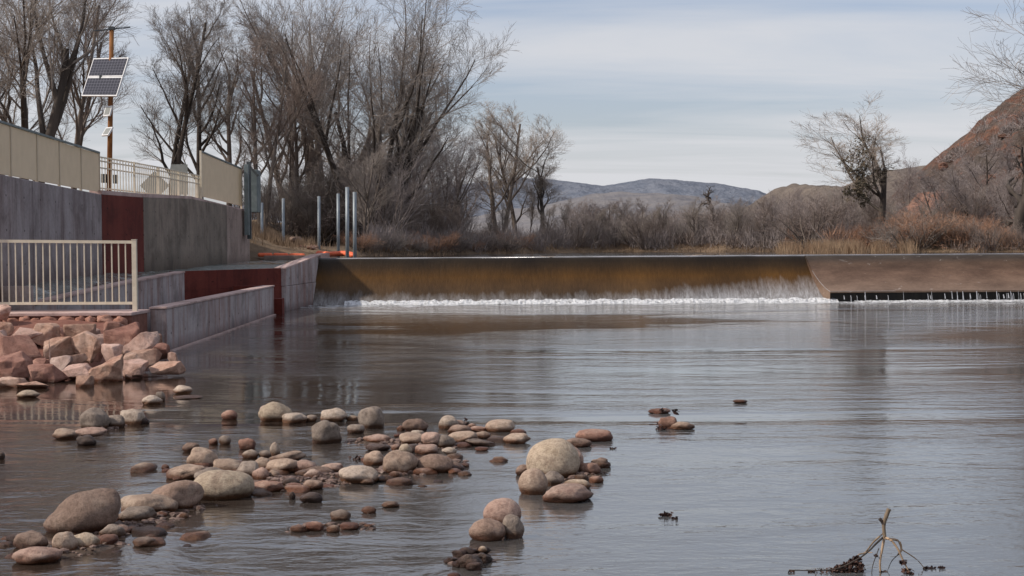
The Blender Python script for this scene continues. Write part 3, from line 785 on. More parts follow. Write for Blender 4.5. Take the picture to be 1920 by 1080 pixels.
# ---------------------------------------------------------------- solar pole
sp = empty('solar_pole', (P(204, 362, 36).x, 36, 2.98)); tag(sp, 'rusty steel pole carrying solar panels and a thin crossbar behind the tan fence', 'pole')
pb = P(204, 362, 36); pt = P(209.5, 54, 36)
mb = MB(); mb.tube((pb.x, 36, 2.9), pt, .068, .055, 14); mb.build('pole', M['rust'], sp, True)
mb = MB(); mb.tube(P(175, 58, 35.6), P(244, 51, 36.4), .016, n=6); mb.build('crossbar', M['darksteel'], sp)
mb = MB(); mb.box(pt.x - .07, pt.x + .07, 35.93, 36.07, pt.z - .03, pt.z + .05); mb.build('cap', M['darksteel'], sp)
def panel(px, py, Y, width, height, az, tilt, cells=True, gap=0, name='solar_panel'):
    c = P(px, py, Y)
    nrm = Vector((math.sin(az), -math.cos(az), 0)); edge = Vector((math.cos(az), math.sin(az), 0))
    up = (-nrm * math.sin(tilt) + Vector((0, 0, 1)) * math.cos(tilt)); n = edge.cross(up).normalized()
    if n.dot(Vector((0, -1, 0))) < 0: n = -n
    L = sp.location
    def quad(u0, u1, v0, v1, d): return [c - L + edge * u + up * v + n * d for u, v in ((u0, v0), (u1, v0), (u1, v1), (u0, v1))]
    W, H = width / 2, height / 2
    q0 = quad(-W, W, -H, H, 0); q1 = quad(-W, W, -H, H, -.04)
    fr = mesh_obj(name, q0 + q1, [(0,1,2,3),(7,6,5,4),(0,4,5,1),(1,5,6,2),(2,6,7,3),(3,7,4,0)], M['whiteframe'], sp)
    e = .03 if cells else .035
    q = quad(-W + e, W - e, -H + e, H - e, .004)
    me = mesh_obj('cells', q, [(0,1,2,3)], M['pv'] if cells else M['signback'], fr)
    uv = me.data.uv_layers.new(name='uv')
    for i, (a, b) in enumerate(((0,0),(1,0),(1,1),(0,1))): uv.data[i].uv = (a, b)
    return c, up, edge, n
AZ = -R(38)
c0 = P(196.5, 144, 35.82)
hw, hh = 1.44, .52
nrm = Vector((math.sin(AZ), -math.cos(AZ), 0)); upv = -nrm * math.sin(R(21)) + Vector((0, 0, 1)) * math.cos(R(21))
for s in (-1, 1):
    cc = c0 + upv * s * (hh / 2 + .006)
    # back-project is not needed: place by world point
    edge = Vector((math.cos(AZ), math.sin(AZ), -.07)).normalized(); n = edge.cross(upv).normalized()
    if n.y > 0: n = -n
    L = Vector(sp.location)
    def quad(w_, h_, d): return [cc - L + edge * u + upv * v + n * d for u, v in ((-w_, -h_), (w_, -h_), (w_, h_), (-w_, h_))]
    fr = mesh_obj('solar_panel', quad(hw / 2, hh / 2, 0) + quad(hw / 2, hh / 2, -.045), [(0,1,2,3),(7,6,5,4),(0,4,5,1),(1,5,6,2),(2,6,7,3),(3,7,4,0)], M['whiteframe'], sp)
    ce = mesh_obj('cells', quad(hw / 2 - .03, hh / 2 - .028, .004), [(0,1,2,3)], M['pv'], fr)
    uv = ce.data.uv_layers.new(name='uv')
    for i, (a, b) in enumerate(((0,0),(1,0),(1,1),(0,1))): uv.data[i].uv = (a, b)
panel(201.5, 208, 35.86, .27, .27, AZ, R(18), False, name='small_panel'); panel(200.5, 246, 35.86, .27, .26, AZ, R(35), False, name='small_panel')
mb = MB(); mb.bar(Vector((pb.x + .03, 35.9, c0.z)), Vector((pb.x + .03, 36.02, c0.z)), .4, .1); mb.build('bracket', M['darksteel'], sp)
mb = MB(); q = P(196, 335, 35.8); mb.box(q.x - .09, q.x + .02, 35.8, 35.95, q.z - .1, q.z + .12); mb.build('control_box', M['darksteel'], sp); mb = MB(); q = P(213, 335, 35.8); mb.box(q.x - .02, q.x + .07, 35.8, 35.95, q.z - .12, q.z + .1); mb.build('control_box', M['darksteel'], sp)

# ---------------------------------------------------------------- steel posts and orange boom
PL = [(491,380,472,57,'leftmost thin steel post, standing behind the wall nose'), (531,372,472,57,'grey steel post rising from the bank left of the rock pile'),
      (598,368,474,56,'grey steel post standing above the end of the sloping wall'), (634,363,475,54,'grey steel post behind the orange boom, left of the two front posts'),
      (651,351,486,46.6,'tallest grey steel post, standing at the weir crest'), (665,360,486,46.9,'rightmost grey steel post, next to the tallest at the weir crest')]
for px, yt, yb, Y, lab in PL:
    a = P(px, yb, Y); b = P(px, yt, Y)
    mb = MB(); r = .062 if Y < 50 else .058
    mb.tube((a.x, Y, .9), (b.x, Y, b.z), r, n=12)
    o = mb.build('steel_post', M['galv'], None, True); tag(o, lab, 'post', 'grey steel posts at the left end of the weir')
    v, f = blob((b.x, Y, b.z), (r, r, .03), 1, 2, .05)
ob = MB()
def sausage(mb, a, b, r, sag=0, n=10, m=12, sq=.75):
    a = Vector(a); b = Vector(b); d = (b - a).normalized(); u = d.cross(Vector((0,0,1))).normalized()
    vs = []; fs = []
    for i in range(m + 1):
        t = i / m; rr = r * (min(1, (math.sin(math.pi * t) * 4)) ** .4 if 0 < i < m else .35)
        q = a.lerp(b, t)
        for k in range(n):
            g = 2 * math.pi * k / n
            vs.append(q + u * math.cos(g) * rr + Vector((0,0,1)) * math.sin(g) * rr * sq)
    for i in range(m):
        for k in range(n):
            fs.append((i * n + k, i * n + (k + 1) % n, (i + 1) * n + (k + 1) % n, (i + 1) * n + k))
    mb.add(vs, fs)
q = [P(483, 478, 52.8), P(512, 478, 52.9), P(542, 478.5, 53.0), P(573, 479, 53.0)]
for a, b in zip(q, q[1:]): sausage(ob, a, b - (b - a) * .03, .105)
q = [P(596, 475, 51.5), P(617, 477, 50.5), P(648, 475, 49.5), P(664, 479, 48.6)]
for a, b in zip(q, q[1:]): sausage(ob, a, b, .13)
tag(ob.build('floating_boom', M['orange'], None, True), 'bright orange floating boom strung behind the sloping wall and the posts', 'boom')
# tan rubble and sheets on the bank behind the boom
random.seed(21)
for k in range(16):
    px = random.uniform(497, 588); Y = random.uniform(54.5, 59)
    c = P(px, 474, Y); z = 1.72 + (.4 if 520 < px < 570 else .1) * random.random()
    v, f = blob((0,0,0), (random.uniform(.12,.34), .2, random.uniform(.06,.14)), k, 2, .4, 2.2, .5)
    o = mesh_obj('bank_rock', v, f, M[random.choice(['rip_red','rip_tan','brown'])], smooth=False, loc=(c.x, Y, z))
    tag(o, 'flat reddish rubble stone lying on the bank behind the orange boom', 'stone', 'rubble stones on the bank behind the boom')

# small board and box far off
sb = empty('small_board', P(722, 460, 63)); tag(sb, 'small faded red board on a stake at the foot of the thicket', 'sign')
a = P(715, 457, 63); b = P(729, 446, 63); mb = MB(); mb.box(a.x, b.x, 63, 63.03, a.z, b.z); mb.build('board', M['signred'], sb); mb = MB(); mb.bar((a.x + .15, 63.05, 1.4), (a.x + .15, 63.05, b.z), .05, .05); mb.build('stake', M['bark'], sb)
wbx = empty('white_sign', P(1203, 472, 77)); tag(wbx, 'tiny white sign on a stake on the far bank near a broken trunk', 'sign')
a = P(1200, 468, 77); b = P(1207, 461, 77); mb = MB(); mb.box(a.x, b.x, 77, 77.03, a.z, b.z); mb.build('board', M['sky_white'], wbx); mb = MB(); mb.bar((a.x + .1, 77.05, 1.5), (a.x + .1, 77.05, b.z), .04, .04); mb.build('stake', M['bark'], wbx)
mb = MB(); sausage(mb, P(1226, 472, 78), P(1246, 472.5, 78), .09)
tag(mb.build('far_boom', M['orange'], None, True), 'short orange float lying on the far bank right of the tiny white sign', 'boom')
# ---------------------------------------------------------------- trees
class Tree:
    def __init__(s, seed): s.rng = random.Random(seed); s.tv = []; s.tf = []; s.cv = []; s.cf = []
    def tube(s, pts, rads, n, crown):
        V, Fc = (s.cv, s.cf) if crown else (s.tv, s.tf)
        base = len(V); m = len(pts)
        for i in range(m):
            d = (pts[min(i + 1, m - 1)] - pts[max(i - 1, 0)])
            if d.length < 1e-6: d = Vector((0, 0, 1))
            d.normalize(); u = d.orthogonal().normalized(); w = d.cross(u)
            for k in range(n):
                a = 2 * math.pi * k / n
                V.append(pts[i] + (u * math.cos(a) + w * math.sin(a)) * rads[i])
        for i in range(m - 1):
            for k in range(n):
                Fc.append((base + i * n + k, base + i * n + (k + 1) % n, base + (i + 1) * n + (k + 1) % n, base + (i + 1) * n + k))
    def grow(s, p, d, L, r, lev, cfg):
        rng = s.rng; c = cfg[lev]; last = lev == len(cfg) - 1
        n = c['seg']; pts = [p.copy()]; rads = [r]; dirs = [d.copy()]
        q = p.copy(); dd = d.copy()
        r1 = r * c.get('taper', .35)
        for i in range(n):
            j = Vector((rng.gauss(0, 1), rng.gauss(0, 1), rng.gauss(0, 1))) * c['wob']
            dd = (dd + j + Vector((0, 0, c['up']))).normalized()
            q = q + dd * (L / n); pts.append(q.copy()); dirs.append(dd.copy()); rads.append(max(r + (r1 - r) * (i + 1) / n, .0026))
        s.tube(pts, rads, c.get('n', 3), lev >= c.get('crown_from', 2))
        if last: return
        nc = c['kids']; nc = int(nc * rng.uniform(.8, 1.2) + .5)
        for k in range(nc):
            t = c['start'] + (1 - c['start']) * ((k + rng.random()) / nc)
            f = t * n; i = min(int(f), n - 1); fr = f - i
            bp = pts[i].lerp(pts[i + 1], fr); bd = dirs[i + 1]; br = rads[i] + (rads[i + 1] - rads[i]) * fr
            ang = R(rng.uniform(*c['ang'])); u = bd.orthogonal().normalized()
            u.rotate(Matrix.Rotation(rng.uniform(0, 2 * math.pi), 3, bd))
            nd = (bd * math.cos(ang) + u * math.sin(ang)).normalized()
            ll = L * c['ratio'] * rng.uniform(.65, 1.2) * (1 - t * c.get('shrink', .45))
            s.grow(bp, nd, ll, min(br * c['rr'], r * .7), lev + 1, cfg)
    def build(s, mt, mc, name):
        root = empty(name, (0, 0, 0))
        a = mesh_obj('trunk', s.tv, s.tf, mt, root, True)
        b = mesh_obj('crown', s.cv, s.cf, mc, root, False)
        zs = sorted(v.z for v in s.cv); root['h'] = zs[int(len(zs) * .995)]
        return root

def cfg(limb=5, fine=1, wob=.10, up=.05, ang0=(18, 42), spread=(28, 58), start=.25, L1=.72, tw=.012, r2=.5):
    return [dict(seg=6, wob=wob * .5, up=.04, kids=limb, start=start, ang=ang0, ratio=L1, rr=.66, n=8, taper=.4, shrink=.35),
            dict(seg=7, wob=wob, up=up, kids=9, start=.16, ang=spread, ratio=r2, rr=.5, n=6, taper=.2, shrink=.45),
            dict(seg=5, wob=wob * 1.1, up=up, kids=8, start=.15, ang=(24, 52), ratio=.60, rr=.42, n=4, taper=.3, shrink=.3),
            dict(seg=5, wob=wob * 1.2, up=up, kids=8.5 * fine, start=.10, ang=(20, 50), ratio=.62, rr=.5, n=3, taper=.4, shrink=.25),
            dict(seg=4, wob=wob * 1.2, up=up * .5, n=3, taper=.6)]
PROTO = {}
def proto(key, seed, H, r, c, stems=1, lean=.0, mt='bark', mc='twig', dirs=None, name='bare_tree'):
    t = Tree(seed); rng = t.rng
    for k in range(stems):
        if dirs: d = Vector(dirs[k]).normalized()
        else:
            a = 2 * math.pi * (k + rng.random() * .6) / stems; d = Vector((math.cos(a) * lean, math.sin(a) * lean, 1)).normalized()
        off = Vector((d.x, d.y, 0)) * r * (2.2 if stems > 1 else 0)
        t.grow(off + Vector((0, 0, -.25)), d, H * rng.uniform(.8, 1), r * (rng.uniform(.7, 1) if stems > 1 else 1), 0, c)
    # flared base
    PROTO[key] = t.build(M[mt], M[mc], name)
    o = PROTO[key]; o['used'] = 0
    return o
# prototypes (units: metres at about 10 m height)
proto('cotton', 11, 4.2, .17, cfg(5, 1, .10, .05, (16, 42), (26, 56), .30, 1.05, r2=.60), 3, .40)
proto('fan', 12, 4.4, .13, cfg(4, 1, .08, .035, (14, 38), (26, 54), .3, 1.0, r2=.56), 6, .50, 'bark_dark', 'twig')
proto('tall', 23, 7.0, .12, cfg(11, 1, .09, .08, (24, 48), (22, 48), .22, .50), 1, 0)
proto('tall2', 31, 6.7, .11, cfg(8, 1, .10, .08, (20, 44), (22, 50), .25, .50), 2, .16)
proto('slim', 45, 6.2, .085, cfg(8, 1, .13, .08, (20, 45), (25, 50), .35, .42), 1, 0, 'bark', 'twig_pale')
proto('round', 52, 3.8, .10, cfg(6, 1, .13, .05, (20, 48), (28, 60), .45, 1.05), 1, 0, 'bark', 'twig_pale')
cs_ = cfg(4, 1, .14, .04, (15, 40), (25, 60), .2, .75)[:1] + cfg(4, 1, .14, .04, (15, 40), (25, 60), .2, .75, r2=.55)[2:]
cs_[1] = dict(cs_[1], kids=6, crown_from=1); cs_[2] = dict(cs_[2], kids=6)
proto('shrub', 61, 2.0, .035, cs_, 14, .55, 'bark', 'twig_grey', name='bare_shrub')
proto('shrub2', 67, 2.3, .035, cs_, 11, .38, 'bark', 'twig_brown', name='bare_shrub')
proto('shrub3', 73, 1.6, .03, cs_, 18, .85, 'bark', 'twig_orange', name='bare_shrub')
# gnarled dark tree with short broken limbs
gc_ = [dict(seg=3, wob=.1, up=0, kids=6, start=.45, ang=(30, 65), ratio=1.25, rr=.7, n=8, taper=.7, shrink=.2),
       dict(seg=6, wob=.28, up=.03, kids=5, start=.3, ang=(30, 65), ratio=.45, rr=.55, n=6, taper=.35, shrink=.3),
       dict(seg=4, wob=.28, up=.03, kids=4, start=.3, ang=(30, 60), ratio=.5, rr=.6, n=4, taper=.35, shrink=.3),
       dict(seg=3, wob=.3, up=.02, n=3, taper=.4)]
proto('gnarl', 81, 2.2, .26, gc_, 1, 0, 'bark_dark', 'twig_dark')
proto('snag', 83, 3.2, .10, gc_, 1, 0, 'bark', 'twig_grey')
for k, o in PROTO.items(): print(k, round(o['h'], 1), sum(len(c.data.polygons) for c in o.children))

VAR = {}
def recolour(o, mat):                    # same mesh in another bark or twig colour, shared by all that use it
    k = (o.data.name, mat)
    if o.data.materials[0] == M[mat]: return
    if k not in VAR:
        VAR[k] = o.data.copy(); VAR[k].materials[0] = M[mat]
    o.data = VAR[k]
def gz(x, y):
    if x < -9.75 and y < 54: return 2.98
    return bank_h(x, y)
def plant(key, px, ytop, Y, label, group=None, rot=None, wide=1.0, mc=None, mt=None, lean=(0, 0), cat='tree', zb=None, name=None, kind=None):
    p = PROTO[key]
    root = copy_tree(p)
    x = P(px, 460, Y).x
    z = gz(x, Y) if zb is None else zb
    zt = P(px, ytop, Y).z
    s = max(.3, (zt - z) / p['h'])
    root.location = (x, Y, z - .05); root.scale = (s * wide, s * wide, s)
    root.rotation_euler = (lean[0], lean[1], random.uniform(0, 6.28) if rot is None else rot)
    for c in root.children:
        if mc and c.name.startswith('crown'): recolour(c, mc)
        if mt and c.name.startswith('trunk'): recolour(c, mt)
    if name: root.name = name
    for q in ('h', 'used'):
        if q in root: del root[q]
    tag(root, label, cat, group)
    return root
random.seed(99)
T = [
 ('cotton', 40, -190, 55, 'huge bare multi stemmed cottonwood towering behind the left end of the tan fence', dict(wide=.85, mt='bark_dark')),
 ('tall2', 130, -60, 62, 'bare tree with leaning trunks directly left of the solar pole', dict(wide=1.1, mc='twig_brown')),
 ('fan', -60, -60, 66, 'bare spreading tree cut by the left edge of the photo', dict(wide=.8)),
 ('tall2', 318, -25, 64, 'tall bare tree with twin dark trunks standing behind the picket railing', dict(wide=1.2, mt='bark_dark')),
 ('tall', 378, -5, 67, 'tall upright bare tree right of the twin trunked one, above the notice board', dict(wide=1.15, mt='bark_dark')),
 ('tall', 430, 45, 72, 'bare tree standing behind the short tan screen', dict(wide=1.2, mc='twig')),
 ('tall2', 492, 60, 63, 'dense brown bare tree rising just right of the steel cabinet', dict(wide=1.15, mc='twig_brown')),
 ('tall', 560, 110, 68, 'reddish twiggy bare tree behind the row of grey posts', dict(wide=1.2, mc='twig_brown')),
 ('fan', 705, -60, 68, 'largest fan shaped bare cottonwood with many dark rising limbs at the middle of the grove', dict(wide=.95, rot=3.4)),
 ('tall2', 545, 20, 78, 'bare tree deep in the grove above the second and third grey posts', dict(wide=1.3, mc='twig_brown', mt='bark_dark')),
 ('tall', 640, 190, 84, 'bare tree deep in the grove directly above the two tall front posts', dict(wide=1.5, mt='bark_dark')),
 ('tall2', 755, 170, 80, 'dark limbed bare tree behind the right half of the largest cottonwood', dict(wide=1.5, mt='bark_dark')),
 ('tall', 860, 255, 86, 'grey bare tree between the grove and the pale crowned tree', dict(wide=1.5, mc='twig_grey')),
 ('cotton', 600, -30, 76, 'bare cottonwood half hidden behind the largest fan shaped one', dict(wide=.8)),
 ('tall', 775, 165, 82, 'bare tree filling the gap right of the fan shaped cottonwood', dict(wide=1.1, mc='twig')),
 ('fan', 815, 215, 76, 'mid sized bare tree with fine branches under the right side of the great cottonwood', dict(wide=.85, mc='twig_grey', mt='bark')),
 ('tall', 845, 320, 80, 'slim bare trunk between the thicket and the pale crowned tree', dict(wide=.9, mc='twig_grey')),
 ('tall2', 938, 185, 84, 'pale crowned bare tree with twin trunks at the right side of the grove', dict(wide=1.5, mc='twig_pale')),
 ('tall2', 972, 218, 86, 'bare tree with pale twigs just behind the pale crowned twin trunk', dict(wide=1.35, mc='twig_pale')),
 ('slim', 1010, 262, 78, 'lone slender bare tree leaning right at the right end of the grove', dict(wide=2.1, mc='twig', mt='bark_dark', lean=(0, R(15)))),
 ('slim', 995, 350, 82, 'thin young bare tree at the foot of the lone leaning one', dict(wide=1.0, mc='twig')),
 ('round', 1642, 186, 66, 'big pale crowned bare tree leaning over the far bank on the right', dict(wide=1.75, rot=2.2, lean=(0, -R(9)), mt='bark_dark')),
 ('gnarl', 1337, 345, 84, 'dark gnarled tree with thick broken limbs above the far scrub', dict(wide=1.1, zb=3.6)),
 ('snag', 1200, 385, 80, 'pale broken snag standing behind the tiny white sign', dict(wide=.5)),
 ('shrub2', 1222, 398, 79, 'small dark bare tree just right of the broken snag', dict(name='bare_tree', mc='twig', wide=1.2)),
 ('tall2', 1078, 380, 92, 'small bare tree at the left end of the far row', dict(wide=1.3, mc='twig_grey')),
 ('tall', 1110, 372, 90, 'small bare tree second from the left in the far row', dict(wide=1.3, mc='twig_grey')),
 ('slim', 1138, 376, 86, 'thin trunked small bare tree third in the far row', dict(wide=1.3, mc='twig_grey')),
 ('tall', 1172, 390, 92, 'small bare tree left of the broken snag in the far row', dict(wide=1.3, mc='twig_grey')),
 ('tall', 1385, 372, 88, 'grey bare tree to the right of the gnarled one', dict(wide=1.2, mc='twig_grey')),
 ('snag', 1390, 395, 78, 'dark thin snag below the scrub hill crest', dict(wide=.5, mt='bark_dark')),
 ('round', 1700, 275, 85, 'faint bare tree against the ridge right of the big pale crowned one', dict(mc='twig_grey', wide=.9)),
 ('round', 1560, 330, 80, 'bare tree low in the scrub left of the big pale crowned one', dict(mc='twig_grey', wide=1.0)),
 ('tall2', 1765, 318, 74, 'leftmost of the grey bare trees in front of the red slope', dict(mc='twig_grey', wide=1.6, mt='bark_dark')),
 ('round', 1815, 292, 72, 'grey bare tree in front of the red slope, second from its left', dict(mc='twig_grey', wide=1.2, mt='bark_dark')),
 ('tall2', 1862, 262, 76, 'tallest grey bare tree in front of the red slope', dict(mc='twig_grey', wide=1.4, mt='bark_dark')),
 ('round', 1910, 300, 68, 'grey bare tree before the red slope at the right edge of the photo', dict(mc='twig_grey', wide=1.2, mt='bark_dark')),
 ('tall2', 1480, 352, 92, 'grey bare tree under the crest of the scrub hill', dict(mc='twig_grey', wide=1.3)),
]
for key, px, yt, Y, lab, kw in T: plant(key, px, yt, Y, lab, **kw)
# the tree leaning in from beyond the right edge
plant('cotton', 2185, -90, 44, 'bare tree whose pale branches reach in at the upper right corner', wide=1.15, mc='twig_pale', rot=1.0, zb=1.9)
plant('gnarl', 1905, 262, 58, 'dark arching bare branches low at the right edge in front of the red slope', wide=.9, rot=2.6, zb=1.8)
plant('gnarl', 1960, 395, 52, 'dark crooked branch hanging low over the right end of the weir', wide=1.3, rot=.4, zb=1.7)

# dark evergreen clump caught in the right hand tree
def clump(name, c, rad, n, mat, label, cat, size=.09, parent=None, flat=.8):
    mb = MB(); rng = random.Random(int(abs(c.x) * 100))
    subs = [(Vector((rng.gauss(0,.45), rng.gauss(0,.4), rng.gauss(0,.45 * flat))) * rad, rng.uniform(.25,.55) * rad) for _ in range(16)]
    for k in range(n):
        s0, r0 = rng.choice(subs)
        d = Vector((rng.gauss(0,1), rng.gauss(0,1), rng.gauss(0,1))).normalized() * r0 * rng.uniform(.4, 1)
        q = s0 + d; u = Vector((rng.gauss(0,1), rng.gauss(0,1), rng.gauss(0,1))).normalized(); w = u.orthogonal().normalized()
        l = size * rng.uniform(.6, 1.5)
        mb.add([q + u * l, q + w * l * .35, q - u * l * .6, q - w * l * .35], [(0,1,2,3)])
    o = mesh_obj(name, mb.v, mb.f, mat, None, False, c)
    return tag(o, label, cat)
clump('evergreen', P(1612, 330, 64.5), .95, 1700, M['juniper'], 'dark brown green evergreen clump in the lower crown of the big pale tree', 'tree', .085, flat=1.6)
clump('evergreen', P(1648, 322, 66), .4, 300, M['juniper'], 'small dark evergreen tuft just right of the larger evergreen clump', 'tree', .07)

# shrubs: thicket at the left grove, along the far bank and up the right slope
def shoreY(px):
    x0 = P(px, 460, 66).x
    for _ in range(14): s_ = interp(SHORE, x0); x0 = (x0 + P(px, 460, s_ + .6).x) / 2
    return s_
def shrub(px, ytop, Y, zone, mc, key=None, wide=None, zb=None):
    key = key or random.choice(['shrub', 'shrub2', 'shrub3'])
    lab, grp = zone
    return plant(key, px, ytop, Y, lab, grp, mc=mc, wide=wide or random.uniform(.8, 1.25), cat='shrub', zb=zb, name='bare_shrub')
Z1 = ('brown bare shrub in the dense thicket under the left grove', 'shrubs of the thicket under the left grove')
for k in range(56):
    px = 440 + 530 * (k + random.random()) / 56
    top = interp([(440,400),(500,330),(600,290),(700,260),(760,330),(830,370),(900,395),(970,425)], px) + random.uniform(-10, 60)
    shrub(px, top, random.uniform(60.5, 76) if px < 760 else random.uniform(72, 82), Z1, random.choice(['twig_brown', 'twig', 'twig_brown', 'twig_grey', 'twig']), random.choice(['shrub2', 'shrub2', 'shrub', 'tall2', 'tall']), wide=random.uniform(.9, 1.6))
Z1b = ('low rust brown shrub at the waterline between the red board and the lone slender tree', 'low shrubs at the upstream waterline')
for k in range(22):
    px = 660 + 310 * (k + random.random()) / 22
    shrub(px, random.uniform(428, 452), shoreY(px) + random.uniform(.3, 1.5), Z1b, random.choice(['twig_brown', 'twig', 'twig_orange']), 'shrub3', 1.5)
Z2 = ('grey bare shrub in the scrub along the far bank', 'shrubs along the far bank')
for k in range(84):
    px = 1020 + 520 * (k + random.random()) / 84
    top = interp([(1020,450),(1060,400),(1150,392),(1240,402),(1300,395),(1400,388),(1480,372),(1540,375)], px) + random.uniform(-18, 36)
    shrub(px, top, shoreY(px) + (random.uniform(.5, 3) if k % 3 == 0 else random.uniform(3, 16)), Z2, random.choice(['twig_grey', 'twig_grey', 'twig', 'twig_brown']), random.choice(['shrub2', 'shrub2', 'shrub', 'tall2', 'tall']), wide=random.uniform(.9, 1.7))
Z3 = ('rust coloured bare shrub near the water at the foot of the red slope', 'rust coloured shrubs at the foot of the red slope')
for k in range(40):
    px = 1500 + 440 * (k + random.random()) / 40
    top = interp([(1500,440),(1560,425),(1640,412),(1700,395),(1780,400),(1850,415),(1940,430)], px) + random.uniform(-12, 28)
    shrub(px, top, shoreY(px) + random.uniform(.4, 5), Z3, random.choice(['twig_orange', 'twig_orange', 'twig_orange', 'twig_brown', 'twig']), random.choice(['shrub', 'shrub3']), wide=random.uniform(1, 1.6))
Z4 = ('grey bare shrub in the scrub beneath the big pale crowned tree', 'shrubs beneath the big pale crowned tree')
for k in range(42):
    px = 1440 + 420 * (k + random.random()) / 42
    top = interp([(1440,380),(1540,352),(1600,340),(1670,335),(1690,392),(1785,392),(1800,340),(1860,330)], px) + random.uniform(-6, 55 if px < 1680 else 20)
    shrub(px, top, random.uniform(68, 80), Z4, random.choice(['twig_grey', 'twig_grey', 'twig', 'twig_brown']), random.choice(['shrub', 'shrub2', 'tall2']), wide=random.uniform(.9, 1.6))
# scrub on the red slope, rooted on its surface
ro, rv, rnx = rh
Z5 = ('grey bare shrub rooted on the red rock slope', 'shrubs on the red rock slope')
for k in range(50):
    j = int(14 + 88 * random.random() ** 1.15); i = random.randint(int(rnx * .10), int(rnx * .62)); v = rv[j * rnx + i]
    s = copy_tree(PROTO[random.choice(['shrub', 'shrub2', 'shrub3'])])
    sc_ = random.uniform(.3, .6) if j > 70 else random.uniform(.6, 1.15)
    s.location = (v[0], v[1], v[2] - .1); s.scale = (sc_, sc_, sc_); s.rotation_euler = (0, 0, random.uniform(0, 6.28))
    mc = random.choice(['twig_grey', 'twig', 'twig_grey', 'twig_brown'])
    for c in s.children:
        if c.name.startswith('crown'): recolour(c, mc)
    for q in ('h', 'used'): del s[q]
    tag(s, Z5[0], 'shrub', Z5[1])
# the smaller scrub between them, one mass
random.seed(5); mb = MB()
for k in range(420):
    j = int(6 + 96 * random.random() ** 1.3); i = random.randint(int(rnx * .06), int(rnx * .62)); v = Vector(rv[j * rnx + i])
    hgt = random.uniform(.5, 1.5)
    for _ in range(110):
        a = random.uniform(0, 6.28); e = random.uniform(.15, 1.45); d = Vector((math.cos(a) * math.cos(e), math.sin(a) * math.cos(e), math.sin(e)))
        p0 = v + d * hgt * random.uniform(0, .5) + Vector((random.gauss(0, .12), random.gauss(0, .12), 0)); p1 = p0 + (d + Vector((random.gauss(0,.35), random.gauss(0,.35), random.gauss(0,.25)))) * hgt * random.uniform(.2, .55)
        u = d.cross(Vector((random.gauss(0,1), random.gauss(0,1), random.gauss(0,1)))).normalized() * .02
        mb.add([p0 - u, p0 + u, p1], [(0, 1, 2)])
def sprays(name, pts, n, mat, label, up=.8, w=.011):
    mb = MB()
    for (v, hgt) in pts:
        for _ in range(n):
            a = random.uniform(0, 6.28); e = random.uniform(up, 1.5); d = Vector((math.cos(a) * math.cos(e), math.sin(a) * math.cos(e), math.sin(e)))
            p0 = v + Vector((random.gauss(0, .25), random.gauss(0, .2), 0)) + d * hgt * random.uniform(0, .55); q1 = p0 + (d + Vector((random.gauss(0,.18), random.gauss(0,.18), 0))) * hgt * random.uniform(.2, .5)
            u = d.cross(Vector((random.gauss(0,1), random.gauss(0,1), random.gauss(0,1)))).normalized() * w
            mb.add([p0 - u, p0 + u, q1], [(0, 1, 2)])
    return tag(mb.build(name, M[mat]), label, 'brush', kind='stuff')
for nm, mt_, lab_, rng_, h_ in (('grey_brush', 'twig_grey', 'grey leafless brush crowding the upstream bank behind the dry grass', (690, 1600), (.7, 1.7)),
                      ('brown_brush', 'twig_brown', 'brown leafless brush growing down to the upstream waterline', (690, 1940), (.5, 1.3)),
                      ('rust_brush', 'twig_orange', 'rust coloured brush at the waterline below the red slope', (1490, 1940), (.6, 1.5))):
    bp = []
    for k in range(150 if nm != 'rust_brush' else 80):
        px = random.uniform(*rng_); yy = shoreY(px) + random.uniform(.2, 5.5); xx = P(px, 460, yy).x
        bp.append((Vector((xx, yy, bank_h(xx, yy) - .05)), random.uniform(*h_)))
    sprays(nm, bp, 130, mt_, lab_)
# broken ledges and boulders on the slope
lm = MB()
for k in range(150):
    j = int(30 + 76 * random.random()); i = random.randint(int(rnx * .10), int(rnx * .62)); v = rv[j * rnx + i]
    q, f = blob((v[0], v[1], v[2] - .12), (random.uniform(.2, .75), random.uniform(.25, .6), random.uniform(.12, .42)), k, 2, .5, 2.1, .6); lm.add(q, f)
tag(lm.build('slope_ledges', M['ledge']), 'broken red ledges and boulders sticking out of the slope', 'rocks', kind='stuff')
tag(mb.build('hillside_scrub', M['twig_grey']), 'low grey leafless scrub scattered over the red rock slope', 'scrub', kind='stuff')
for o in PROTO.values():
    for c in list(o.children): bpy.data.objects.remove(c)
    bpy.data.objects.remove(o)

# tiny pines that roughen the skyline of the far hill
# dry grass along the banks
def grass(name, pts, n, hgt, label, mat, wd=.02):
    mb = MB()
    for _ in range(n):
        x, y, z, rx, ry = random.choice(pts)
        x += random.gauss(0, rx); y += random.gauss(0, ry); z = max(bank_h(x, y), 1.40) if z is None else z
        h = hgt * random.uniform(.4, 1.15); a = random.uniform(0, 6.28); l = random.uniform(.1, .45) * h
        b = Vector((x, y, z - .03)); t = b + Vector((math.cos(a) * l, math.sin(a) * l, h)); u = Vector((1, 0, 0)) * wd
        mb.add([b - u, b + u, t], [(0, 1, 2)])
    return tag(mb.build(name, mat), label, 'grass', kind='stuff')
pts = []
for k in range(150):
    px = random.uniform(660, 1960); x0 = P(px, 460, 66).x
    for _ in range(12):
        s = interp(SHORE, x0); x0 = P(px, 460, s + .6).x
    pts.append((x0, s + random.uniform(.2, 5), None, .5, .7))
grass('dry_grass', pts, 12000, .24, 'dry tan grass fringe along the upstream bank', M['grass'], .016)
pts = []
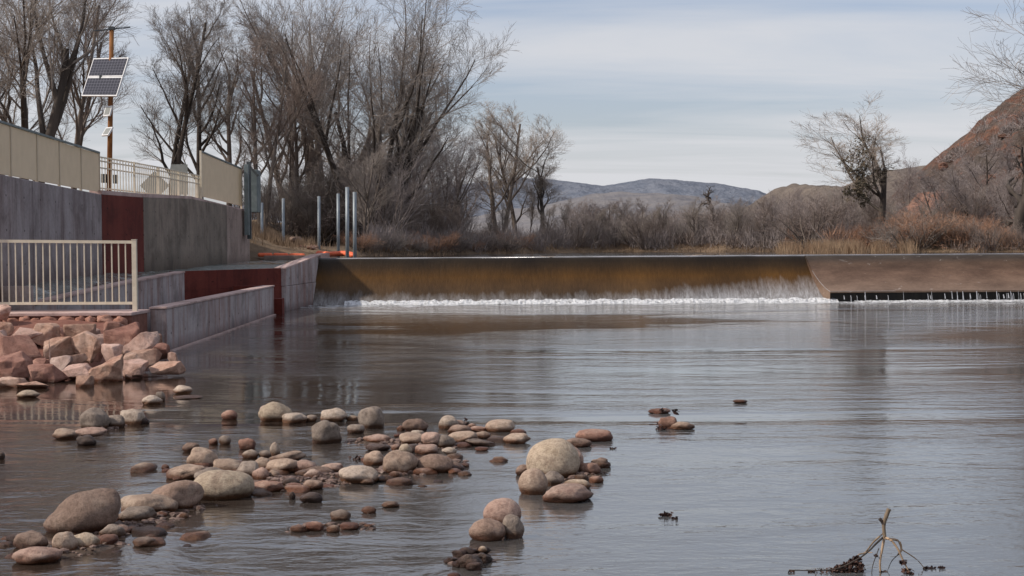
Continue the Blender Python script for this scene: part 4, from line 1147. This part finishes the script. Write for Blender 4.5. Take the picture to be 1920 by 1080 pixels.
for px in (1528, 1546, 1566, 1592, 1606, 1790, 1812, 1836, 1700, 1735, 1880, 1480, 1650, 1905):
    Yg = random.uniform(58.5, 61); pts.append((P(px, 470, Yg).x, Yg, None, random.uniform(.12, .4), .4))
grass('tall_dry_grass', pts, 5200, .62, 'pale straw clumps at the water edge below the red slope', M['straw'], .012)
pts = [(x, random.uniform(55, 60), None, .6, .6) for x in (-12, -11, -10.2, -9.6, -9)]
grass('bank_grass', pts, 4000, .5, 'sparse ochre grass on the bank behind the steel posts', M['grass'], .016)

random.seed(64)
for px, ln in ((738, .5), (1018, .9), (1296, .6), (1330, .3), (1725, .5)):
    q = P(px, 480, 45.72); mb = MB()
    for j in range(3):
        a = Vector((q.x + random.uniform(-.1, .1), 45.72 + random.uniform(-.05, .05), 1.44)); b = a + Vector((random.uniform(-ln, ln), random.uniform(-.1, .1), random.uniform(.0, .06)))
        mb.tube(a, b, .013, .006, 5)
    tag(mb.build('drift_stick', M['pale'] if ln > .5 else M['bark_dark']), 'short drift sticks snagged on the weir crest', 'stick', 'drift sticks snagged on the weir crest')

# ---------------------------------------------------------------- river stones
def depth_at(px, py, z=0): return G(px, py, z)
def cobble(px, yt, yb, w, mat, label, tilt=0, lift=0, amp=.22, boxy=0, deep=.8, seed=None, group=None, name='river_stone', smooth=True, sub=4, skew=0):
    g = G(px, yb, lift); Yf = g.y
    a = w / 2 * Yf / F; b = a * deep; Yc = Yf + b * .75
    zt = P(px, yt, Yc).z
    H = max(.02, zt - lift)
    c = H * (.64 if not lift else .52); zc = zt - c
    if lift == 0 and c > a * 1.2: pass
    x = P(px, yb, Yc).x
    seed = seed if seed is not None else int(px * 7 + yb)
    v, f = blob((0, 0, 0), (a * 1.04, b, c), seed % 97 + 1, sub if w > 30 else 3, amp, 1.25, boxy)
    if skew: v = [Vector((q.x + skew * q.z, q.y, q.z)) for q in v]
    o = mesh_obj(name, v, f, M[mat], None, smooth, (x, Yc, zc))
    o.rotation_euler = (random.uniform(-.1, .1), -tilt, random.uniform(-.35, .35))
    tag(o, label, 'stone', group)
    return o
random.seed(17)
ROCKS = [
 (53,732,747,40,'yellow','lone flat yellowish pebble in the shallows left of all other loose stones',{}),
 (177,766,806,54,'grey','upright dark grey stone in the small cluster off the rubble bank',dict(amp=.2,boxy=.2)),
 (123,804,824,46,'tan','flat tan stone at the left end of the cluster with the upright grey stone',{}),
 (170,801,820,58,'pink','flat pinkish stone leaning in front of the upright dark grey stone',dict(lift=.05)),
 (162,816,836,34,'dark','olive wet stone under the flat pinkish one',{}),
 (216,778,802,38,'grey','squat brownish grey stone between the upright grey one and the pale cut one',dict(amp=.2)),
 (249,767,796,46,'pale','pale stone with a cut corner, rightmost of the small left cluster',dict(boxy=.3)),
 (268,782,795,24,'dark','wet dark stone tucked behind the pale cut one',{}),
 (285,742,759,36,'pale','pinkish white stone beside a small upright one near the rubble',dict(amp=.2)),
 (301,734,753,18,'grey','small upright grey stone behind the pinkish white one',dict(boxy=.3)),
 (343,723,739,36,'pale','pale rounded stone alone near the end of the training wall',{}),
 (352,742,748,50,'grey','barely emerging flat stone in front of the pale rounded one',{}),
 (430,769,787,30,'red','small red and white stone alone left of the pair by the tan boulder',{}),
 (160,920,1000,128,'brown','biggest brown boulder at the lower left with a sloping left side',dict(amp=.16,tilt=R(4),deep=.7,skew=.42)),
 (58,996,1030,60,'brown','dark brown oval stone at the far lower left',{}),
 (72,1024,1058,86,'pink','flat pinkish stone nearest the lower left corner',{}),
 (122,997,1036,44,'tan','tan wet sided stone under the biggest brown boulder',{}),
 (160,1000,1031,52,'yellow','olive tan stone right beneath the biggest brown boulder',{}),
 (212,984,1009,44,'grey','pale grey stone at the right foot of the biggest brown boulder',{}),
 (278,925,966,104,'tan','tan boulder up the shore right of the biggest brown one',{}),
 (330,904,957,100,'brown','sloping dark brown boulder between the tan one and the broad flat one',dict(tilt=R(12))),
 (256,950,980,68,'grey','grey stone lying against the front of the tan boulder',{}),
 (303,960,970,22,'pink','little pink pebble in the mud below the tan boulder',{}),
 (345,962,972,18,'tan','little tan pebble at the right end of the lower mud bar',{}),
 (1,846,862,16,'dark','dark stone cut by the left edge of the photo',{}),
 (516,756,791,64,'yellow','tan boulder with a rust stained foot at the back left of the spit',dict(amp=.2)),
 (497,760,776,20,'pink','small purplish stone behind the rust footed tan boulder',{}),
 (552,773,794,44,'pale','pale stone just right of the rust footed tan boulder',{}),
 (584,777,791,22,'grey','small grey stone between the pale pair at the back of the spit',{}),
 (381,838,879,56,'tan','tall egg shaped tan stone at the left end of the main spit',dict(tilt=R(-18))),
 (358,830,848,34,'brown','dull brown stone half sunk left of the egg shaped one',{}),
 (400,822,834,17,'red','tiny reddish stone beyond the egg shaped one',{}),
 (422,816,834,22,'grey','small grey stone beside the tiny reddish one',{}),
 (464,822,843,32,'red','small rough red stone standing in shallow water mid spit',dict(boxy=.3)),
 (469,843,861,30,'pale','pale pointed flat stone in front of the small rough red one',{}),
 (516,829,855,18,'pale','small upright pale stone at the head of the tan row',{}),
 (497,844,860,22,'grey','small grey stone left of the upright pale one',{}),
 (537,848,867,68,'tan','long tan stone sloping down to the right',dict(tilt=R(9))),
 (352,871,899,80,'tan','low pale tan stone left of the broad flat boulder',dict(tilt=R(5))),
 (398,878,908,62,'grey','grey stone wedged between the low tan one and the broad flat boulder',{}),
 (417,880,938,120,'yellow','broad flat pale boulder with a brown waterline at the front of the spit',dict(amp=.1)),
 (430,861,887,58,'tan','oblong tan stone behind the broad flat boulder',dict(tilt=R(-10))),
 (466,864,895,42,'grey','brownish grey stone right behind the broad flat boulder',{}),
 (492,858,882,38,'tan','tan domed stone behind the small pink pair',{}),
 (531,860,887,66,'tan','large oval tan stone in the middle of the tan row',{}),
 (575,864,886,44,'pink','pinkish stone at the right end of the tan row',dict(tilt=R(-12))),
 (588,880,899,32,'pink','small pink stone below the pinkish one',{}),
 (489,876,902,30,'pink','round pink stone behind the reddish flat one',{}),
 (514,882,900,24,'tan','small tan stone next to the round pink one',{}),
 (501,901,923,58,'red','flat reddish stone right of the broad flat boulder',{}),
 (546,896,912,30,'dark','small dark stone right of the flat reddish one',{}),
 (310,870,881,16,'red','tiny red stone alone in the left shallows',{}),
 (586,899,919,42,'brown','dark brown stone in the wet gravel mid spit',{}),
 (552,905,918,30,'red','wet rusty stone in the gravel left of the dark brown one',{}),
 (583,924,943,40,'dark','black wet stone just in front of the spit',{}),
 (548,922,937,12,'dark','tiny dark upright stone in front of the spit',{}),
 (626,766,791,46,'pale','bright pale stone above the grey lumpy boulder',{}),
 (611,787,832,54,'grey','grey lumpy boulder with rusty foot in the centre back',dict(amp=.25)),
 (661,779,789,24,'yellow','small yellowish stone left of the tall grey one',{}),
 (696,760,804,50,'grey','tall smooth grey stone leaning right at the back of the spit',dict(tilt=R(12),deep=.7)),
 (667,794,813,34,'grey','low grey stone in front of the tall smooth grey one',{}),
 (707,814,831,48,'pink','flat pale pink stone left of the centre pile',{}),
 (708,832,846,44,'dark','dark low stone under the flat pale pink one',{}),
 (778,785,809,46,'brown','brown domed stone standing apart behind the centre pile',{}),
 (752,798,808,15,'pink','tiny pink stone left of the brown domed one',{}),
 (841,779,805,36,'pale','bright domed pale stone at the back right of the spit',{}),
 (858,787,803,30,'brown','brown stone leaning against the bright domed one',{}),
 (862,797,814,42,'brown','dark brown flat stone in front of the bright domed one',{}),
 (868,808,830,56,'tan','long tan brown stone at the right of the centre pile',dict(tilt=R(6))),
 (895,799,810,36,'pink','low pinkish stone left of the lone tan loaf',{}),
 (885,794,805,17,'pink','tiny pink stone behind the low pinkish one',{}),
 (904,809,823,32,'tan','small tan wedge right of the long tan brown stone',{}),
 (938,786,810,56,'tan','loaf shaped tan stone at the back right end of the spit',dict(boxy=.25,amp=.08)),
 (968,812,833,50,'tan','smooth flat oval stone farthest right on the spit',dict(tilt=R(4))),
 (972,804,815,30,'red','thin reddish stone behind the smooth flat oval',{}),
 (900,824,837,58,'grey','thin grey stone tilted up to the right beside the centre pile',dict(tilt=R(-9))),
 (903,838,846,26,'red','small dark red stone below the thin tilted one',{}),
 (833,816,840,36,'grey','olive grey stone in the centre pile',{}),
 (808,809,836,36,'pink','pinkish stone at the top of the centre pile',dict(lift=.02)),
 (780,811,836,62,'tan','long tan stone lying across the centre pile',dict(tilt=R(-8))),
 (783,806,820,26,'pale','small pale stone perched behind the long tan one',dict(lift=.03)),
 (800,832,852,44,'pink','rough pink stone low in the centre pile',{}),
 (760,831,856,26,'yellow','upright yellowish stone leaning over the lumpy tan boulder',dict(tilt=R(-25))),
 (742,833,846,16,'pink','tiny pink stone left of the upright yellowish one',{}),
 (843,839,853,28,'pale','small pale stone atop the brown boulder',dict(lift=.03)),
 (702,846,873,40,'tan','round tan stone left of the lumpy tan boulder',{}),
 (748,845,890,64,'tan','lumpy tan boulder in the front of the centre pile',dict(amp=.24)),
 (817,850,887,66,'brown','large brown boulder at the front right of the centre pile',dict(amp=.16)),
 (672,873,907,74,'pale','smooth pale oval boulder in front of the wet gravel',{}),
 (622,868,888,44,'pink','rough pinkish stone between the tan row and the pale oval',dict(amp=.3)),
 (740,884,895,20,'brown','small brown stone at the foot of the lumpy tan boulder',{}),
 (803,882,889,20,'pale','tiny pale stone at the foot of the large brown boulder',{}),
 (692,949,963,28,'brown','small brown stone alone in the front shallows',{}),
 (733,940,952,32,'grey','faint low grey stone in the front shallows',{}),
 (639,956,976,38,'grey','low brownish grey stone at the head of the small front bar',{}),
 (655,979,994,38,'red','rusty stone at the right end of the small front bar',{}),
 (625,984,999,26,'tan','tan stone in the middle of the small front bar',{}),
 (590,978,996,34,'red','reddish brown stone in the left of the small front bar',{}),
 (560,984,998,30,'brown','brown stone at the left tip of the small front bar',{}),
 (690,982,990,18,'tan','tiny tan stone off the right tip of the small front bar',{}),
 (1037,822,896,100,'yellow','largest round yellowish boulder of the right group',dict(amp=.06,deep=.9)),
 (1000,878,928,52,'tan','rounded tan stone leaning at the left foot of the largest round boulder',dict(amp=.1)),
 (1036,884,912,38,'grey','grey stone wedged below the largest round boulder',{}),
 (1064,907,943,94,'pink','flat pinkish boulder in front of the largest round one',dict(amp=.2)),
 (1072,836,882,44,'pink','pinkish stone behind the right side of the largest round boulder',dict(amp=.2)),
 (1106,866,893,38,'red','rough red stone right of the largest round boulder',dict(amp=.25,boxy=.2)),
 (1126,859,878,36,'brown','brown broken stone at the right tip of the right group',dict(amp=.3,boxy=.3)),
 (1080,899,918,54,'yellow','flat olive stone behind the flat pinkish boulder',{}),
 (1090,889,902,26,'grey','small greenish stone beside the flat olive one',{}),
 (1118,892,906,26,'pink','small pinkish stone right of the flat olive one',{}),
 (980,872,892,28,'brown','low brown stone at the left edge of the right group',{}),
 (1114,805,828,70,'red','long flat dark red stone beyond the largest round boulder',dict(amp=.1,boxy=.25)),
 (1083,821,839,46,'brown','low wedge shaped stone left of the long flat dark red one',{}),
 (943,933,986,70,'pink','round smooth pinkish boulder in the lower middle group',dict(amp=.06)),
 (913,972,1015,66,'brown','brown boulder at the lower left of the round smooth one',dict(amp=.14)),
 (962,964,1010,40,'grey','upright pointed grey stone at the right of the round smooth one',dict(amp=.15,tilt=R(10),boxy=.15)),
 (1237,766,776,40,'red','thin flat red stone out in open water',{}),
 (1252,780,804,36,'red','angular pinkish stone draped with dark leaves in open water',dict(boxy=.5,amp=.2)),
 (1279,791,806,42,'tan','flat tan stone beside the leaf draped one in open water',{}),
 (1387,749,756,26,'brown','smallest lone stone far out in the river',{}),
 (630,563,570,16,'dark','dark stone in the foam at the left foot of the weir',{}),
 (668,566,570,12,'dark','second smaller dark stone in the foam near the left foot of the weir',{}),
]
for px, yt, yb, w_, mt_, lab, kw in ROCKS: cobble(px, yt, yb, w_, mt_, lab, **kw)

random.seed(91)
for k in range(84):
    bx_, by_, br_ = random.choice(BARP[:54] + BARP[63:72]); a = random.uniform(0, 6.28); d = br_ * random.uniform(.5, 1.7)
    x_, y_ = bx_ + math.cos(a) * d * 1.3, by_ + math.sin(a) * d
    r_ = random.choice([.035, .05, .065, .085]) * random.uniform(.8, 1.2)
    v, f = blob((0, 0, 0), (r_ * random.uniform(1, 1.5), r_, r_ * .5), k + 40, 3, .3, 1.3)
    o = mesh_obj('small_cobble', v, f, M[random.choice(['brown', 'tan', 'pink', 'dark', 'red', 'grey'])], None, True, (x_, y_, random.uniform(-.015, .018)))
    o.rotation_euler = (0, 0, random.uniform(0, 3)); tag(o, 'small wet half sunk cobble among the larger river stones', 'stone', 'small wet cobbles among the larger river stones')
# pebbles and wet gravel on the bars
mb = MB(); random.seed(33)
for (x, y, r) in BARP:
    for k in range(int(26 * r / .3)):
        a = random.uniform(0, 6.28); d = r * random.random() ** .6 * 1.15
        px_, py_ = x + math.cos(a) * d, y + math.sin(a) * d
        s = random.choice([.008, .012, .016, .022, .03]) * random.uniform(.7, 1.2)
        v, f = blob((px_, py_, max(bed_h(px_, py_), -.03) + s * .2), (s * random.uniform(1, 1.5), s, s * .7), k, 1, .3, 1.5); mb.add(v, f)
tag(mb.build('gravel', M['gravel'], None, False), 'dark wet pebbles and grit between the river stones', 'gravel', kind='stuff')

# ---------------------------------------------------------------- rubble bank of broken sandstone
def block(px, py, w, h, mat, label, Y=None, seed=1, elong=1):
    yb = py + h / 2
    Yc = Y if Y else interp([(560, 23.3), (600, 23.1), (640, 22.2), (680, 20.6), (716, 19.3), (740, 17.9)], yb) + w * .5 * 20 / F * .6
    c = P(px, py, Yc); a = w / 2 * Yc / F; cz = h / 2 * Yc / F
    rng = random.Random(seed)
    bm = bmesh.new()
    for _ in range(15):
        d = Vector((rng.uniform(-1, 1), rng.uniform(-1, 1), rng.uniform(-1, 1)))
        m_ = max(abs(d.x), abs(d.y), abs(d.z)); d = d / m_ * rng.uniform(.82, 1.05)
        if d.length > 1.35: d = d.normalized() * 1.35
        bm.verts.new((d.x * a, d.y * a * .9, d.z * cz))
    res = bmesh.ops.convex_hull(bm, input=bm.verts[:])
    bmesh.ops.delete(bm, geom=list({g for g in res['geom_interior'] + res['geom_unused'] if isinstance(g, bmesh.types.BMVert)}), context='VERTS')
    # fit the hull to the wanted size
    xs_ = [v.co.x for v in bm.verts]; zs_ = [v.co.z for v in bm.verts]
    mx, mn = max(xs_), min(xs_); zx, zn = max(zs_), min(zs_)
    for v in bm.verts:
        v.co.x = ((v.co.x - mn) / (mx - mn) - .5) * 2 * a; v.co.z = ((v.co.z - zn) / (zx - zn) - .5) * 2 * cz
    bmesh.ops.dissolve_limit(bm, angle_limit=R(12), verts=bm.verts[:], edges=bm.edges[:])
    bmesh.ops.bevel(bm, geom=bm.edges[:], offset=min(a, cz) * .11, segments=2, affect='EDGES', profile=.6)
    bmesh.ops.triangulate(bm, faces=bm.faces[:])
    bmesh.ops.subdivide_edges(bm, edges=bm.edges[:], cuts=2, use_grid_fill=True)
    for v in bm.verts:
        q = v.co + c
        v.co += Vector((noise.noise(q * 9), noise.noise(q * 9 + Vector((5,5,5))), noise.noise(q * 9 + Vector((9,1,3))))) * min(a, cz) * .11
    me = bpy.data.meshes.new('rubble_block'); bm.to_mesh(me); bm.free(); me.materials.append(M[mat])
    o = bpy.data.objects.new('rubble_block', me); C.objects.link(o); o.location = c
    tag(o, label, 'stone'); return o
def Z(X, Y_): return X / 3, 420 + Y_ / 3
RIP = [
 (160,612,200,115,'rip_pink','pinkish block at the upper left of the rubble bank'),
 (262,600,150,130,'rip_tan','pale topped leaning block in the upper rubble, second from the left'),
 (120,712,260,160,'rip_red','broad brown block across the left of the rubble bank'),
 (330,708,175,140,'rip_tan','smooth tan faced block right of the broad brown one'),
 (450,598,190,120,'rip_tan','light topped tan block high in the middle of the rubble'),
 (482,690,200,170,'rip_tan','big orange brown block with a dark right face'),
 (588,642,110,90,'rip_pink','dusky pink block right of the big orange brown one'),
 (692,620,180,180,'rip_red','tall reddish block with a bright left edge below the railing post'),
 (632,735,130,115,'rip_pink','rounded pink block in the middle right of the rubble'),
 (795,685,215,155,'rip_pink','largest pale pink block at the upper right of the rubble'),
 (800,752,200,100,'rip_tan','tan block under the largest pale pink one'),
 (752,812,150,90,'rip_pink','squared pale pink block at the water edge'),
 (942,806,195,68,'rip_tan','long flat block lying lowest at the right end of the rubble'),
 (605,812,180,155,'rip_tan','pyramid shaped brown block at the water edge'),
 (270,842,210,105,'rip_red','dark red brown block at the water edge on the left'),
 (440,832,160,85,'rip_pink','low pink block left of the pyramid shaped one'),
 (62,800,210,150,'rip_red','chunky brown pink block at the left edge of the frame'),
 (62,895,150,70,'rip_tan','rounded tan block at the waterline on the far left'),
 (190,912,170,55,'rip_tan','flat orange block awash on the left'),
 (472,892,90,75,'rip_tan','small rounded block standing in the water before the rubble'),
 (40,590,85,70,'rip_tan','small tan block at the upper left corner of the rubble'),
 (18,660,90,120,'rip_pink','purplish block cut by the left edge of the frame'),
 (340,785,130,85,'rip_pink','small pink block in the gap above the dark red brown one'),
 (425,770,110,75,'rip_tan','small tan wedge in the middle of the rubble'),
 (972,752,70,60,'rip_pink','small block against the end of the training wall'),
 (286,665,80,55,'rip_pink','small pale block squeezed between the upper left ones'),
 (540,740,80,70,'rip_red','small dark block in the centre gap of the rubble'),
 (200,790,110,70,'rip_red','small shadowed block right of the chunky brown pink one'),
 (865,640,90,90,'rip_tan','cream tipped block leaning on the largest pale pink one'),
 (640,560,110,80,'rip_red','red block wedged against the stone wall'),
 (345,590,90,70,'rip_red','small red block against the foot of the stone wall'),
 (20,500,110,90,'rip_pink','bright pale block at the left top beside the stone wall'),
 (700,750,70,60,'rip_red','small red chip between the right hand blocks'),
 (530,590,80,70,'rip_pink','small pink block under the middle of the railing'),
 (905,720,90,100,'rip_red','shadowed red block beside the end face of the training wall'),
]
for i, (X, Y_, w_, h_, mt_, lab) in enumerate(RIP):
    if 540 < Y_ < 645 and X > 50: Y_ += 26
    px, py = Z(X, Y_); block(px, py, w_ / 3 * 1.06, h_ / 3 * 1.1, mt_, lab, seed=i * 3 + 2)
random.seed(71)
for k in range(44):
    X = random.uniform(10, 900); Y_ = random.uniform(640, 870); px, py = Z(X, Y_)
    if X > 760 and Y_ > 830: continue
    block(px, py, random.uniform(9, 18), random.uniform(7, 13), random.choice(['rip_red', 'rip_tan', 'rip_pink']), 'small broken chip filling a gap between the rubble blocks', seed=k + 300)['group'] = 'small chips between the rubble blocks'
def mound(x, y):
    t = min(1, max(0, (y - 18.7) / 4.6)); e = min(1, max(0, (-5.9 - x) / .5))
    return -.35 + .95 * t * e + fbm(x * 2, y * 2) * .05
grid('bank_slope', lin(-14, -5.6, 50), lin(17.6, 23.6, 40), mound, M['mortar'])

# ---------------------------------------------------------------- driftwood twig at the lower right
dw = empty('driftwood_branch', G(1657, 1078)); tag(dw, 'broken forked branch with wet dead leaves standing in the water at the lower right', 'branch')
DY = 7.75
def Q(px, py, dy=0): return P(px, py, DY + dy)
def limb(pts, r0, r1, mat, name, n=8):
    mb = MB(); pts = [Vector(p) for p in pts]
    # smooth through points
    out = []
    for i in range(len(pts) - 1):
        p0 = pts[max(i - 1, 0)]; p1 = pts[i]; p2 = pts[i + 1]; p3 = pts[min(i + 2, len(pts) - 1)]
        for k in range(5):
            t = k / 5; out.append(.5 * ((2 * p1) + (p2 - p0) * t + (2 * p0 - 5 * p1 + 4 * p2 - p3) * t * t + (3 * p1 - p0 - 3 * p2 + p3) * t ** 3))
    out.append(pts[-1])
    V = []; Fc = []; m = len(out)
    for i, p in enumerate(out):
        d = (out[min(i + 1, m - 1)] - out[max(i - 1, 0)]).normalized(); u = d.orthogonal().normalized(); w_ = d.cross(u)
        r = (r0 + (r1 - r0) * i / (m - 1)) * (1 + .18 * noise.noise(p * 60))
        for k in range(n):
            a = 2 * math.pi * k / n; V.append(p + (u * math.cos(a) + w_ * math.sin(a)) * r)
    for i in range(m - 1):
        for k in range(n): Fc.append((i * n + k, i * n + (k + 1) % n, (i + 1) * n + (k + 1) % n, (i + 1) * n + k))
    Fc.append(tuple(range(n))[::-1]); Fc.append(tuple(range((m - 1) * n, m * n)))
    mb.add(V, Fc); return mb.build(name, mat, dw, True)
limb([Q(1667,954), Q(1661,970), Q(1657,985), Q(1659,1008)], .0125, .0095, M['stem'], 'stem')
limb([Q(1649,972), Q(1654,978), Q(1658,984)], .008, .011, M['mud'], 'knot')
limb([Q(1659,1003), Q(1654,1030), Q(1650,1055), Q(1652,1084)], .0085, .0045, M['wood'], 'twig')
limb([Q(1659,1008), Q(1672,1014,-.03), Q(1685,1032,-.05), Q(1692,1048,-.05), Q(1706,1075,-.06)], .0075, .004, M['wood'], 'twig')
limb([Q(1662,1010), Q(1684,1014,.03), Q(1690,1030,.03), Q(1684,1040,.02)], .007, .006, M['wood'], 'twig')
limb([Q(1655,1001), Q(1638,1016,.05), Q(1622,1036,.08), Q(1608,1042,.08), Q(1602,1070,.1)], .0055, .0035, M['stem'], 'twig')
limb([Q(1655,1008), Q(1642,1020,-.04), Q(1628,1034,-.07), Q(1605,1050,-.09), Q(1560,1068,-.12), Q(1480,1069,-.14)], .006, .003, M['bark_dark'], 'twig')
limb([Q(1690,1030,.03), Q(1706,1040,.05), Q(1722,1052,.06), Q(1738,1072,.08)], .004, .002, M['wood'], 'twig')
limb([Q(1622,1036,.08), Q(1636,1036,.05)], .003, .002, M['wood'], 'twig')
limb([Q(1648,1028), Q(1642,1044,-.02), Q(1636,1062,-.03), Q(1634,1082,-.03)], .003, .002, M['bark_dark'], 'twig')
limb([Q(1684,1040,.02), Q(1672,1052,.02), Q(1664,1070,.02)], .003, .0015, M['bark_dark'], 'twig')
def leafy(pts, n, size, name='leaf_clump', parent=None, seed=1, mat='leaf'):
    rng = random.Random(seed); mb = MB()
    for _ in range(n):
        c, s = rng.choice(pts)
        c = c + Vector((rng.gauss(0, s), rng.gauss(0, s * .6), rng.gauss(0, s * .5)))
        c.z = max(c.z, .002)
        u = Vector((rng.gauss(0,1), rng.gauss(0,1), rng.gauss(0,.8))).normalized(); w_ = u.orthogonal().normalized(); n_ = u.cross(w_)
        l = size * rng.uniform(.5, 1.3)
        mb.add([c - u * l, c - u * l * .3 + w_ * l * .45, c + u * l * .4 + w_ * l * .3 + n_ * l * .2, c + u * l, c + u * l * .3 - w_ * l * .4, c - u * l * .4 - w_ * l * .45 - n_ * l * .15], [(0,1,5), (1,2,4,5), (2,3,4)])
    return mb.build(name, M[mat], parent)
leafy([(Q(1608,1048,.02), .008), (Q(1611,1058,.02), .012), (Q(1600,1056), .012), (Q(1592,1062), .014), (Q(1578,1064), .013), (Q(1612,1068), .014), (Q(1562,1068), .012), (Q(1596,1072), .018), (Q(1580,1074), .016), (Q(1606,1046,.02), .008), (Q(1600,1052,.02), .010), (Q(1588,1058,.02), .010), (Q(1612,1062), .010)], 800, .0135, parent=dw, seed=2)
leafy([(Q(1540,1071), .016), (Q(1520,1074), .012), (Q(1484,1071), .006), (Q(1570,1076), .016)], 70, .012, parent=dw, seed=3)
leafy([(Q(1692,1054,-.05), .010), (Q(1700,1070,-.05), .014), (Q(1706,1078,-.05), .014)], 90, .014, parent=dw, seed=4)
leafy([(Q(1655,1076), .010), (Q(1642,1042), .005)], 30, .012, parent=dw, seed=5)
leafy([(Q(1745,1074,.08), .010), (Q(1765,1078,.08), .010), (Q(1737,1068,.08), .006)], 50, .014, parent=dw, seed=6)

# leaves and muddy debris caught in the shallows
o = leafy([(G(1240, 968) + Vector((0,0,.004)), .012), (G(1252, 968) + Vector((0,0,.010)), .014), (G(1264, 973), .010)], 36, .022, 'floating_leaf', None, 9); tag(o, 'curled dead leaf floating alone in open water above the driftwood', 'leaf')
o = leafy([(G(1238, 800) + Vector((0,0,.03)), .02), (G(1245, 795) + Vector((0,.1,.12)), .02), (G(1268, 795) + Vector((0,.1,.12)), .02), (G(1240, 806), .03)], 60, .03, 'leaf_litter', None, 10); tag(o, 'dark dead leaves draped over the angular pinkish stone in open water', 'leaves')
random.seed(44)
for i, (px, py, w_) in enumerate([(846,1052,22),(862,1040,26),(878,1036,30),(905,1034,26),(880,1056,44),(900,1050,34),(915,1048,16),(858,1060,20),(890,1064,30)]):
    cobble(px, py - w_ * .35, py + w_ * .2, w_, 'dark', 'black lumpy clod of mud in the debris clump at the bottom centre', amp=.5, boxy=.2, group='clods of the debris clump at the bottom centre', name='mud_clod', seed=i * 5)
cobble(905, 1024, 1036, 16, 'yellow', 'small yellowish pebble on top of the bottom centre debris clump', lift=.02)
cobble(852, 1074, 1084, 26, 'red', 'reddish pebble cut by the bottom edge left of the debris clump')
o = leafy([(G(874, 800) + Vector((0,0,.03)), .012), (G(874, 800) + Vector((0,0,.07)), .008)], 26, .022, 'dead_leaf', None, 12); tag(o, 'upright dead leaf stuck behind the stones at the back right of the spit', 'leaf')
o = leafy([(G(1062, 828), .02), (G(1070, 830), .015)], 24, .02, 'dead_leaf', None, 13); tag(o, 'dark leaf scrap beside the low wedge shaped stone', 'leaf')
o = leafy([(G(672, 862), .03), (G(690, 862), .02)], 40, .02, 'dead_leaf', None, 14); tag(o, 'dark leaf litter in the shallows behind the pale oval boulder', 'leaves')
o = leafy([(G(1150, 842), .012)], 10, .018, 'dead_leaf', None, 15); tag(o, 'tiny dark twig end sticking up right of the round yellowish boulder', 'twig')
